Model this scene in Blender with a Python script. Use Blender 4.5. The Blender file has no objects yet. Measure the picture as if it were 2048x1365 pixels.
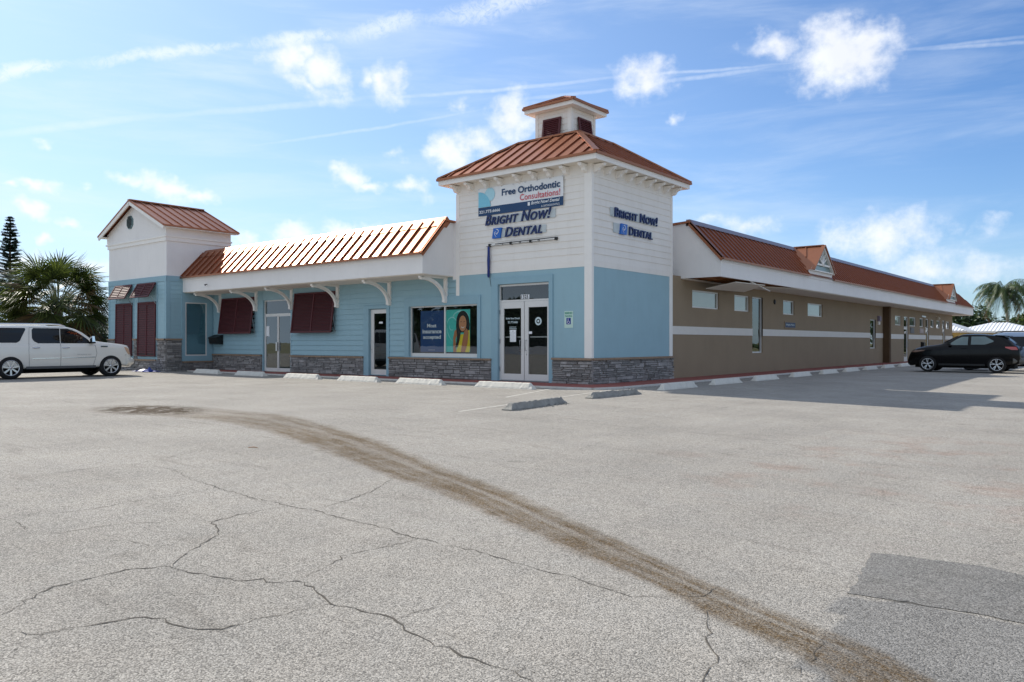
import bpy, math, random, json
import numpy as np
from mathutils import Vector, Matrix
R = math.radians
random.seed(7)
scene = bpy.context.scene
COL = scene.collection
DATA = json.loads('''{"cracks":[[0.014,[[8.28,-18.06],[8.23,-17.96],[8.14,-17.91],[8.02,-17.7],[8.0,-17.47],[7.99,-17.29],[8.13,-17.08],[8.33,-17.06],[8.53,-17.01],[8.68,-16.97],[8.78,-16.86],[8.89,-16.83],[9.02,-16.71],[9.12,-16.74],[9.35,-16.82],[9.43,-16.85],[9.63,-16.81],[9.85,-16.76],[10.0,-16.84],[10.2,-16.86],[10.44,-16.88],[10.6,-16.88],[10.72,-16.88],[10.87,-16.9]]],[0.013,[[8.62,-18.08],[8.72,-18.03],[8.72,-17.95],[8.79,-17.8],[8.81,-17.69],[8.87,-17.59],[8.97,-17.55],[9.08,-17.55],[9.23,-17.5],[9.31,-17.42],[9.33,-17.31],[9.32,-17.2],[9.37,-17.1],[9.37,-17.04],[9.43,-16.85]]],[0.013,[[8.13,-17.08],[7.95,-16.88],[7.76,-16.64],[7.64,-16.47],[7.47,-16.37],[7.26,-16.3],[7.2,-16.02],[7.18,-15.73],[7.26,-15.57]]],[0.012,[[5.52,-15.5],[6.02,-15.56],[6.69,-15.59],[7.26,-15.57],[7.49,-15.51],[7.83,-15.56],[8.22,-15.54],[8.41,-15.53],[8.61,-15.58],[8.8,-15.57],[9.05,-15.57],[9.24,-15.54],[9.47,-15.57],[9.67,-15.59],[9.9,-15.6],[10.14,-15.59],[10.43,-15.65],[10.6,-15.65],[10.74,-15.56]]],[0.011,[[8.8,-15.57],[8.79,-15.85],[8.74,-16.18],[8.85,-16.42],[8.94,-16.65]]],[0.01,[[6.65,-17.54],[6.65,-17.34],[6.76,-17.18],[6.78,-16.84],[6.93,-16.62],[7.06,-16.37]]],[0.012,[[5.62,-17.32],[5.99,-17.33],[6.12,-17.27],[6.65,-17.34]]],[0.009,[[5.76,-17.26],[6.04,-17.09],[6.12,-16.75],[6.1,-16.35],[6.12,-16.0],[6.1,-15.61]]],[0.011,[[7.49,-15.51],[7.39,-15.06],[7.27,-14.73],[6.94,-14.18]]],[0.01,[[4.16,-16.76],[4.19,-16.32],[4.12,-15.8],[4.2,-15.46],[3.96,-14.88],[3.66,-14.17]]],[0.009,[[7.15,-17.16],[7.3,-16.98],[7.59,-16.94],[7.76,-16.89]]],[0.009,[[7.26,-16.3],[7.09,-16.34]]],[0.009,[[7.67,-16.49],[7.92,-16.42]]],[0.007,[[9.85,-16.76],[9.87,-16.6],[9.92,-16.43],[9.96,-16.37]]],[0.008,[[8.79,-18.05],[8.72,-17.95]]],[0.008,[[4.2,-15.46],[4.84,-15.34],[5.33,-15.49],[5.52,-15.5]]],[0.009,[[10.9,-15.08],[10.9,-15.29],[10.9,-15.38],[10.74,-15.56]]],[0.011,[[11.01,-15.58],[11.11,-15.74],[11.16,-15.82],[11.2,-15.99],[11.34,-16.12],[11.37,-16.31],[11.42,-16.52]]],[0.009,[[11.63,-15.59],[11.67,-15.9],[11.68,-16.14]]],[0.007,[[10.71,-16.92],[10.72,-16.88],[10.75,-16.77],[10.78,-16.66]]],[0.009,[[11.51,-14.82],[11.85,-14.73],[12.14,-14.67],[12.36,-14.67],[12.63,-14.64]]],[0.007,[[11.39,-13.78],[11.68,-13.69],[12.05,-13.63],[12.26,-13.69],[12.58,-13.7]]],[0.007,[[7.21,-11.37],[6.7,-9.02],[6.32,-7.72],[6.04,-5.23],[5.83,-1.62]]]],"p1":[[11.39,-13.78],[11.54,-13.72],[11.68,-13.69],[12.05,-13.63],[12.26,-13.69],[12.7,-13.77],[12.73,-14.68],[12.36,-14.67],[12.14,-14.67],[11.84,-14.72],[11.52,-14.78],[11.5,-14.52]],"p2":[[11.52,-14.84],[11.85,-14.74],[12.37,-14.68],[12.73,-14.7],[12.77,-15.91],[11.79,-16.75],[11.7,-16.15],[11.67,-15.9],[11.63,-15.59],[11.58,-15.28]],"stain":[[-2.96,-12.8,1.03],[-2.41,-12.48,1.1],[-1.85,-12.17,1.17],[-1.22,-12.02,1.11],[-0.57,-11.96,1.05],[0.07,-11.9,1.0],[0.72,-11.87,0.93],[1.36,-11.99,0.85],[1.99,-12.13,0.79],[2.63,-12.26,0.73],[3.26,-12.43,0.7],[3.88,-12.61,0.68],[4.5,-12.8,0.65],[5.11,-13.04,0.61],[5.72,-13.28,0.56],[6.33,-13.51,0.52],[6.94,-13.72,0.48],[7.56,-13.93,0.45],[8.18,-14.14,0.43],[8.77,-14.41,0.39],[9.36,-14.67,0.35],[9.96,-14.94,0.32],[10.55,-15.19,0.23],[11.14,-15.47,0.25],[11.74,-15.71,0.28],[12.27,-16.1,0.3]],"blob":[-2.16,-12.21],"clouds":[[-0.2797,0.3493,0.0266,0.0234,0,1,0],[-0.2379,0.3395,0.0272,0.0298,0.3,1,0],[-0.2619,0.359,0.0269,0.0154,0,0.9,0],[-0.2529,0.3165,0.042,0.0136,-0.3,0.8,0],[-0.1561,0.3293,0.0237,0.0265,0.3,1,0],[-0.1828,0.3309,0.0124,0.0138,0,0.8,0],[0.4028,0.339,0.0541,0.0424,0,1.25,0],[0.3837,0.3655,0.0303,0.0267,0,1.1,0],[0.4269,0.3558,0.0239,0.0233,0,1.1,0],[0.3304,0.3619,0.0258,0.0182,-0.3,0.9,0],[0.3073,0.3604,0.0174,0.011,0,0.7,0],[0.1686,0.3349,0.0361,0.0265,0,0.95,0],[0.1436,0.3299,0.0188,0.019,0,0.8,0],[-0.076,0.2431,0.0318,0.0268,0,1.1,0],[0.0006,0.2885,0.0307,0.0333,0,1.15,0],[-0.0377,0.2532,0.0383,0.0224,0,0.9,0],[-0.0122,0.2278,0.0256,0.0128,0,0.8,0],[-0.2075,0.2072,0.0257,0.0163,-0.2,1.1,0],[-0.1797,0.1958,0.0248,0.0076,-0.1,0.8,0],[-0.1266,0.1955,0.0264,0.014,-0.2,0.9,0],[-0.1486,0.2366,0.0156,0.0089,0,0.6,0],[-0.4547,0.1885,0.0258,0.0092,0,0.9,0],[-0.4152,0.1838,0.0321,0.0152,-0.25,1.15,0],[-0.3881,0.1741,0.023,0.0095,-0.2,1,0],[-0.5471,0.171,0.0196,0.0071,0,1,0],[-0.5746,0.1676,0.009,0.0054,0,0.8,0],[-0.5499,0.1451,0.0177,0.0082,-0.3,1,0],[-0.5147,0.1348,0.0126,0.0045,-0.2,0.8,0],[-0.541,0.113,0.0113,0.0066,-0.2,0.8,0],[-0.5457,0.216,0.0122,0.0044,0,0.6,0],[-0.5001,0.1718,0.0099,0.0045,0,0.5,0],[-0.2708,0.1344,0.0297,0.016,0,1,0],[-0.2154,0.1413,0.0275,0.0125,0,0.9,0],[-0.1735,0.1456,0.0248,0.0101,0,0.9,0],[-0.3235,0.125,0.023,0.0097,0,0.7,0],[-0.4902,0.0881,0.0299,0.0102,0,0.9,0],[-0.5527,0.085,0.0556,0.0136,0,0.7,0],[-0.2469,0.1154,0.1203,0.0155,0,0.6,0],[0.4453,0.1247,0.0573,0.0277,0,0.95,0],[0.4028,0.1212,0.0325,0.0165,0,0.7,0],[0.2956,0.1432,0.041,0.0135,-0.1,0.75,0],[0.4862,0.0854,0.055,0.0226,0,0.7,0],[0.5396,0.0774,0.0424,0.0192,0,0.75,0],[0.2056,0.2818,0.0135,0.0081,0,0.65,0],[-0.0633,0.3027,0.0178,0.0077,0,0.55,0],[0.5489,0.1261,0.0233,0.012,0,0.5,0],[0.2481,0.1495,0.024,0.0087,0,0.6,0],[-0.5606,0.2953,0.0555,0.0102,0.3889,0.8,1],[-0.4157,0.3388,0.1204,0.0096,0.2615,0.65,1],[-0.2697,0.3749,0.0753,0.0109,0.2404,0.65,1],[-0.1606,0.3996,0.0659,0.0166,0.3078,0.6,1],[-0.0216,0.4314,0.11,0.0205,0.2283,0.6,1],[-0.5121,0.2419,0.1095,0.0058,0.2679,0.45,2],[-0.3006,0.2873,0.1516,0.0051,0.1762,0.4,2],[-0.0149,0.3238,0.1854,0.0032,0.0927,0.5,2],[0.2395,0.338,0.1145,0.0026,-0.0043,0.5,2],[-0.1822,0.2685,0.1616,0.0026,0.2055,0.4,2],[0.0799,0.3177,0.0927,0.0032,0.0822,0.4,2],[0.2497,0.3311,0.0841,0.0038,0.0638,0.5,2],[0.5267,0.3313,0.0855,0.0026,-0.0593,0.4,2],[0.5319,0.3276,0.0801,0.0032,-0.1153,0.45,2]]}''')

# ------------------------------------------------------------------ camera
cam_d = bpy.data.cameras.new('camera'); cam = bpy.data.objects.new('camera', cam_d); COL.objects.link(cam)
CAM = Vector((12.8736, -19.5098, 1.3)); YAW = 39.227
cam.location = CAM; cam.rotation_euler = (R(90), 0, R(YAW))
cam_d.sensor_width = 36; cam_d.lens = 27.47; cam_d.shift_y = 3.5/2048
cam_d.clip_start = 0.05; cam_d.clip_end = 3000
scene.camera = cam
# ------------------------------------------------------------------ light
SUN_EL = 37.0; SUN_S = 0.06                 # sun stands to the -x side, a touch behind the front wall
SUN_STRENGTH = 5.0; SKY_STRENGTH = 0.12; EXPOSURE = 0.22
sun_dir = Vector((-1, SUN_S, 0)).normalized()*math.cos(R(SUN_EL)) + Vector((0, 0, math.sin(R(SUN_EL))))
ld = bpy.data.lights.new('sun', 'SUN'); ld.energy = SUN_STRENGTH; ld.angle = R(0.5); ld.color = (1.0, .94, .84)
sun = bpy.data.objects.new('sun', ld); COL.objects.link(sun)
sun.rotation_euler = sun_dir.to_track_quat('Z', 'Y').to_euler()
scene.view_settings.view_transform = 'Standard'; scene.view_settings.look = 'None'
scene.view_settings.exposure = EXPOSURE; scene.view_settings.gamma = 1
w = bpy.data.worlds.new('World'); scene.world = w; w.use_nodes = True
def build_world():
    nt = w.node_tree; N = nt.nodes; Lk = nt.links; N.clear()
    def math_(op, a, b=None, c=None, clamp=False):
        n = N.new('ShaderNodeMath'); n.operation = op; n.use_clamp = clamp
        for i, v in enumerate((a, b, c)):
            if v is None: continue
            if isinstance(v, (int, float)): n.inputs[i].default_value = v
            else: Lk.new(v, n.inputs[i])
        return n.outputs[0]
    tc = N.new('ShaderNodeTexCoord'); D = tc.outputs['Generated']
    sky = N.new('ShaderNodeTexSky'); sky.sky_type = 'NISHITA'; sky.sun_disc = False
    sky.sun_elevation = R(SUN_EL); sky.sun_rotation = math.atan2(sun_dir.x, sun_dir.y)
    sky.air_density = 1.0; sky.dust_density = 0.6; sky.ozone_density = 2.0
    def dot(v):
        n = N.new('ShaderNodeVectorMath'); n.operation = 'DOT_PRODUCT'; Lk.new(D, n.inputs[0]); n.inputs[1].default_value = v; return n.outputs['Value']
    ya = R(YAW); xr = dot((math.cos(ya), math.sin(ya), 0)); yf = dot((-math.sin(ya), math.cos(ya), 0)); zz = dot((0, 0, 1))
    az = math_('ARCTAN2', xr, yf)
    hor = math_('SQRT', math_('ADD', math_('MULTIPLY', xr, xr), math_('MULTIPLY', yf, yf)))
    el = math_('DIVIDE', zz, math_('MAXIMUM', hor, .02))
    cx = N.new('ShaderNodeCombineXYZ'); Lk.new(az, cx.inputs[0]); Lk.new(el, cx.inputs[1])
    P = cx.outputs[0]
    # edge wobble
    def noise(scale, det, rough, vec=P, dist=0, col=False):
        n = N.new('ShaderNodeTexNoise'); n.inputs['Scale'].default_value = scale; n.inputs['Detail'].default_value = det
        n.inputs['Roughness'].default_value = rough; n.inputs['Distortion'].default_value = dist; Lk.new(vec, n.inputs['Vector'])
        return n.outputs['Color' if col else 'Fac']
    wob = N.new('ShaderNodeVectorMath'); wob.operation = 'MULTIPLY_ADD'
    sub = N.new('ShaderNodeVectorMath'); sub.operation = 'SUBTRACT'; Lk.new(noise(26, 3, .55, col=True), sub.inputs[0]); sub.inputs[1].default_value = (.5, .5, .5)
    Lk.new(sub.outputs[0], wob.inputs[0]); wob.inputs[1].default_value = (.060, .040, 0); Lk.new(P, wob.inputs[2])
    wb2 = N.new('ShaderNodeVectorMath'); wb2.operation = 'MULTIPLY_ADD'
    Lk.new(sub.outputs[0], wb2.inputs[0]); wb2.inputs[1].default_value = (.004, .004, 0); Lk.new(P, wb2.inputs[2])
    wb1 = N.new('ShaderNodeVectorMath'); wb1.operation = 'MULTIPLY_ADD'
    Lk.new(sub.outputs[0], wb1.inputs[0]); wb1.inputs[1].default_value = (.02, .022, 0); Lk.new(P, wb1.inputs[2])
    acc = {0: None, 1: None, 2: None}
    for a0, e0, ra, re, rot, s, k in DATA['clouds']:
        m = N.new('ShaderNodeMapping'); m.vector_type = 'TEXTURE'; Lk.new(wb2.outputs[0] if k == 2 else (wob.outputs[0] if k == 0 else wb1.outputs[0]), m.inputs['Vector'])
        m.inputs['Location'].default_value = (a0, e0, 0); m.inputs['Rotation'].default_value = (0, 0, rot)
        f = 1.45 if k == 0 else 1.0
        m.inputs['Scale'].default_value = (ra*f, re*f, 1)
        ln = N.new('ShaderNodeVectorMath'); ln.operation = 'LENGTH'; Lk.new(m.outputs[0], ln.inputs[0])
        if k == 0:
            v = math_('MULTIPLY', math_('SUBTRACT', 1.0, ln.outputs['Value'], clamp=True), s)
        else:
            v = math_('MULTIPLY', math_('SUBTRACT', 1.0, math_('POWER', ln.outputs['Value'], 1.6), clamp=True), s)
        acc[k] = v if acc[k] is None else math_('MAXIMUM', acc[k], v)
    def sstep(x, a, b):
        n = N.new('ShaderNodeMapRange'); n.interpolation_type = 'SMOOTHSTEP'; Lk.new(x, n.inputs[0])
        n.inputs[1].default_value = a; n.inputs[2].default_value = b; return n.outputs[0]
    fb = noise(30, 8, .62)
    fb2 = noise(95, 5, .6)
    # cumulus
    inside = sstep(acc[0], 0.0, .16)
    d0 = math_('ADD', acc[0], math_('ADD', math_('MULTIPLY', math_('SUBTRACT', fb, .5), 1.25), math_('MULTIPLY', math_('SUBTRACT', fb2, .5), .35)))
    cum = math_('MULTIPLY', sstep(d0, .04, 1.10), inside)
    shade = sstep(math_('ADD', acc[0], math_('MULTIPLY', math_('SUBTRACT', noise(22, 4, .5), .5), 1.2)), .35, 1.15)
    # trails
    tr1 = math_('MULTIPLY', acc[1], sstep(math_('ADD', noise(75, 7, .72, dist=1.2), math_('MULTIPLY', acc[1], .30)), .36, .76))
    tr2 = math_('MULTIPLY', acc[2], math_('ADD', .10, math_('MULTIPLY', fb2, .95)))
    # thin high veil, stretched
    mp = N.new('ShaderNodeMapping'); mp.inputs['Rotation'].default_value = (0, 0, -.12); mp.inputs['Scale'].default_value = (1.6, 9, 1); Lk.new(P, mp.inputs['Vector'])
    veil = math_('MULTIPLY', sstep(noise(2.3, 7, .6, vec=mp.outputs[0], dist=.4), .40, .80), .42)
    leftw = N.new('ShaderNodeMapRange'); Lk.new(az, leftw.inputs[0]); leftw.inputs[1].default_value = .55; leftw.inputs[2].default_value = -.75
    leftw.inputs[3].default_value = .0; leftw.inputs[4].default_value = 1.0; lw = leftw.outputs[0]
    low = N.new('ShaderNodeMapRange'); Lk.new(el, low.inputs[0]); low.inputs[1].default_value = .30; low.inputs[2].default_value = .0
    low.inputs[3].default_value = 0; low.inputs[4].default_value = 1.0; lo = low.outputs[0]
    hz = math_('MULTIPLY', math_('MULTIPLY', lo, lo), math_('ADD', .30, math_('MULTIPLY', lw, .35)))
    # clear sky: nishita, blue deepened
    mul = N.new('ShaderNodeMix'); mul.data_type = 'RGBA'; mul.blend_type = 'MULTIPLY'; mul.inputs[0].default_value = 1
    Lk.new(sky.outputs[0], mul.inputs[6]); mul.inputs[7].default_value = SKYTINT
    def mix(fac, a, b):
        n = N.new('ShaderNodeMix'); n.data_type = 'RGBA'
        Lk.new(fac, n.inputs[0]); 
        if isinstance(a, tuple): n.inputs[6].default_value = a
        else: Lk.new(a, n.inputs[6])
        if isinstance(b, tuple): n.inputs[7].default_value = b
        else: Lk.new(b, n.inputs[7])
        return n.outputs[2]
    K = 1/SKY_STRENGTH
    c = mix(math_('MULTIPLY', math_('ADD', math_('MULTIPLY', lw, .55), hz), 1.0, clamp=True), mul.outputs[2], (.62*K, .80*K, .98*K, 1))
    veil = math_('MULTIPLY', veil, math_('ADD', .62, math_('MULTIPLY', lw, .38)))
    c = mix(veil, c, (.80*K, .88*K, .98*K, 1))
    c = mix(math_('ADD', tr1, tr2, clamp=True), c, (.86*K, .92*K, 1.0*K, 1))
    ccol = mix(shade, (.92*K, .95*K, 1.0*K, 1), (.80*K, .83*K, .88*K, 1))
    ccol = mix(math_('MULTIPLY', lw, .8), ccol, (.98*K, .99*K, 1.0*K, 1))
    c = mix(math_('MULTIPLY', cum, .95), c, ccol)
    # unseen cloud added overhead and behind the camera to whiten the ambient light
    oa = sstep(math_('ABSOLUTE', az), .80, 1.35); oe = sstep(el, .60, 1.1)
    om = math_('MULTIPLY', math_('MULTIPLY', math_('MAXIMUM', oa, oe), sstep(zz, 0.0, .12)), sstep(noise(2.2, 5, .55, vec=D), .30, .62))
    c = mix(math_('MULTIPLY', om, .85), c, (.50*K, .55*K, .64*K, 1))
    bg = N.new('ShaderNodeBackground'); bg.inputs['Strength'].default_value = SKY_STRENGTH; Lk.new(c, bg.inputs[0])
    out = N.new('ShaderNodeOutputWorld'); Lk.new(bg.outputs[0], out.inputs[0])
SKYTINT = (.62, .84, 1.12, 1)
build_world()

# ------------------------------------------------------------------ materials
def lin(r, g, b):
    f = lambda v: (v/255/12.92) if v/255 <= .04045 else ((v/255+.055)/1.055)**2.4
    return (f(r), f(g), f(b), 1)
MATS = {}
def mat(name, col, rough=.6, metal=0, var=.08, vscale=3.0, bump=0, bscale=60, island=0, spec=.5, coat=0, dirt=0, dcol=(.08, .06, .04, 1)):
    if name in MATS: return MATS[name]
    m = bpy.data.materials.new(name); m.use_nodes = True; nt = m.node_tree; N = nt.nodes; Lk = nt.links
    b = N['Principled BSDF']; b.inputs['Roughness'].default_value = rough; b.inputs['Metallic'].default_value = metal
    b.inputs['Specular IOR Level'].default_value = spec; b.inputs['Coat Weight'].default_value = coat; b.inputs['Coat Roughness'].default_value = .05
    tc = N.new('ShaderNodeTexCoord')
    n = N.new('ShaderNodeTexNoise'); n.inputs['Scale'].default_value = vscale; n.inputs['Detail'].default_value = 6; n.inputs['Roughness'].default_value = .62
    Lk.new(tc.outputs['Object'], n.inputs['Vector'])
    mr = N.new('ShaderNodeMapRange'); Lk.new(n.outputs['Fac'], mr.inputs[0]); mr.inputs[1].default_value = .25; mr.inputs[2].default_value = .75
    mr.inputs[3].default_value = 1-var; mr.inputs[4].default_value = 1+var
    val = mr.outputs[0]
    if island:
        g = N.new('ShaderNodeNewGeometry'); r2 = N.new('ShaderNodeMapRange'); Lk.new(g.outputs['Random Per Island'], r2.inputs[0])
        r2.inputs[3].default_value = 1-island; r2.inputs[4].default_value = 1+island
        mm = N.new('ShaderNodeMath'); mm.operation = 'MULTIPLY'; Lk.new(val, mm.inputs[0]); Lk.new(r2.outputs[0], mm.inputs[1]); val = mm.outputs[0]
    vm = N.new('ShaderNodeVectorMath'); vm.operation = 'SCALE'; vm.inputs[0].default_value = col[:3]; Lk.new(val, vm.inputs['Scale'])
    outc = vm.outputs[0]
    if dirt:
        n2 = N.new('ShaderNodeTexNoise'); n2.inputs['Scale'].default_value = 1.7; n2.inputs['Detail'].default_value = 8; n2.inputs['Roughness'].default_value = .7
        mp = N.new('ShaderNodeMapping'); mp.inputs['Scale'].default_value = (2.2, 2.2, .45); Lk.new(tc.outputs['Object'], mp.inputs[0]); Lk.new(mp.outputs[0], n2.inputs['Vector'])
        m2 = N.new('ShaderNodeMapRange'); Lk.new(n2.outputs['Fac'], m2.inputs[0]); m2.inputs[1].default_value = .5; m2.inputs[2].default_value = .85; m2.inputs[4].default_value = dirt
        mx = N.new('ShaderNodeMix'); mx.data_type = 'RGBA'; Lk.new(m2.outputs[0], mx.inputs[0]); Lk.new(outc, mx.inputs[6]); mx.inputs[7].default_value = dcol
        outc = mx.outputs[2]
    Lk.new(outc, b.inputs['Base Color'])
    if bump:
        nb = N.new('ShaderNodeTexNoise'); nb.inputs['Scale'].default_value = bscale; nb.inputs['Detail'].default_value = 4; Lk.new(tc.outputs['Object'], nb.inputs['Vector'])
        bp = N.new('ShaderNodeBump'); bp.inputs['Strength'].default_value = bump; bp.inputs['Distance'].default_value = .02
        Lk.new(nb.outputs['Fac'], bp.inputs['Height']); Lk.new(bp.outputs[0], b.inputs['Normal'])
    MATS[name] = m; return m
def glass(name, tint=(.55, .62, .62), gl=.08):
    m = bpy.data.materials.new(name); m.use_nodes = True; nt = m.node_tree; N = nt.nodes; Lk = nt.links; N.clear()
    o = N.new('ShaderNodeOutputMaterial'); t = N.new('ShaderNodeBsdfTransparent'); t.inputs[0].default_value = (*tint, 1)
    g = N.new('ShaderNodeBsdfGlossy'); g.inputs['Roughness'].default_value = .01; g.inputs['Color'].default_value = (.9, .93, .95, 1)
    tc = N.new('ShaderNodeTexCoord'); nb = N.new('ShaderNodeTexNoise'); nb.inputs['Scale'].default_value = 1.1; Lk.new(tc.outputs['Object'], nb.inputs['Vector'])
    bp = N.new('ShaderNodeBump'); bp.inputs['Strength'].default_value = .03; bp.inputs['Distance'].default_value = .05; Lk.new(nb.outputs['Fac'], bp.inputs['Height']); Lk.new(bp.outputs[0], g.inputs['Normal'])
    f = N.new('ShaderNodeLayerWeight'); f.inputs[0].default_value = .5
    pw = N.new('ShaderNodeMath'); pw.operation = 'POWER'; Lk.new(f.outputs['Facing'], pw.inputs[0]); pw.inputs[1].default_value = 4.0
    ma = N.new('ShaderNodeMath'); ma.operation = 'MULTIPLY_ADD'; Lk.new(pw.outputs[0], ma.inputs[0]); ma.inputs[1].default_value = 1-gl; ma.inputs[2].default_value = gl; ma.use_clamp = True
    mx = N.new('ShaderNodeMixShader'); Lk.new(ma.outputs[0], mx.inputs[0])
    Lk.new(t.outputs[0], mx.inputs[1]); Lk.new(g.outputs[0], mx.inputs[2]); Lk.new(mx.outputs[0], o.inputs[0]); return m

M_BLUE = mat('blue_siding_paint', lin(150, 184, 195), .55, var=.04, vscale=1.5, bump=.05, bscale=40, dirt=.08)
M_BLUE_TRIM = mat('blue_trim_paint', lin(142, 177, 190), .55, var=.04)
M_CREAM = mat('cream_siding_paint', lin(238, 233, 226), .55, var=.03, vscale=1.2, dirt=.14, dcol=lin(150, 130, 105))
M_TRIM = mat('white_trim_paint', lin(242, 238, 232), .5, var=.03)
M_STUCCO = mat('white_stucco', lin(238, 235, 232), .85, var=.04, vscale=.7, bump=.25, bscale=45, dirt=.08, dcol=lin(120, 110, 100))
M_TAUPE = mat('taupe_stucco', lin(150, 132, 109), .9, var=.07, vscale=.9, bump=.4, bscale=38, dirt=.12, dcol=lin(100, 92, 80))
M_RETURN_SHADE = mat('shaded_return_stucco', lin(92, 72, 50), .9, var=.06, bump=.3)  # darker copy of the wall stucco, shade of the return put into it
M_BAND = mat('band_paint', lin(225, 220, 212), .8, var=.03, bump=.2)
M_STONE = mat('ledge_stone', lin(144, 141, 139), .85, var=.28, vscale=9, bump=.8, bscale=35, island=.38)
M_MORTAR = mat('stone_backing', lin(70, 66, 62), .95)
M_CAP = mat('stone_cap', lin(150, 128, 108), .85, var=.15, vscale=6, bump=.4, island=.08)
M_ROOF = mat('copper_painted_metal', lin(164, 108, 80), .40, metal=.88, var=.05, vscale=.8, spec=.6, dirt=.25, dcol=lin(112, 76, 60))
M_MAROON = mat('maroon_louvre_paint', lin(84, 32, 37), .65, var=.06)
M_ALU = mat('white_aluminium', lin(222, 220, 216), .35, metal=.1, var=.03)
M_STEEL = mat('brushed_steel', lin(190, 190, 190), .3, metal=.9, var=.03)
M_DARK = mat('dark_interior', lin(38, 38, 38), .9, var=.2)
M_BLACK = mat('black_plastic', lin(18, 18, 19), .45, var=.1)
M_WOOD = mat('soffit_joist_wood', lin(150, 98, 55), .8, var=.25, vscale=5)
M_BLIND = mat('blind_slats', lin(214, 216, 206), .6, var=.03)
M_SOFFIT = mat('soffit_panel', lin(232, 224, 212), .8, var=.03, vscale=.8, dirt=.1, dcol=lin(140, 125, 105))
M_WALK = mat('red_painted_concrete', lin(150, 84, 74), .8, var=.10, vscale=2.5, bump=.2, dirt=.25, dcol=lin(110, 80, 72))
M_KERB = mat('white_kerb_paint', lin(212, 208, 200), .8, var=.12, vscale=5, dirt=.2, dcol=lin(120, 115, 108))
M_STOP = mat('white_painted_concrete', lin(216, 212, 202), .85, var=.08, vscale=7, bump=.5, bscale=40, dirt=.30, dcol=lin(110, 104, 95))
M_STOP_OLD = mat('weathered_shaded_concrete', lin(146, 144, 138), .9, var=.22, vscale=6, bump=.8, bscale=30, dirt=.35, dcol=lin(70, 66, 60))  # worn concrete, colour darkened further for the shade on its side face
M_NAVY = mat('navy_sign_face', lin(22, 44, 98), .4, var=.03)
M_ROYAL = mat('royal_blue_sign_face', lin(22, 100, 190), .35, var=.03)
M_WHITE = mat('white_sign_face', lin(236, 238, 240), .5, var=.02)
M_GLASS = glass('window_glass', (.84, .88, .87), .11)
M_GLASS_B = glass('blinded_window_glass', (.90, .93, .92), .08)
M_GLASS_F = glass('tinted_door_glass', (.5, .62, .64), .12)

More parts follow.
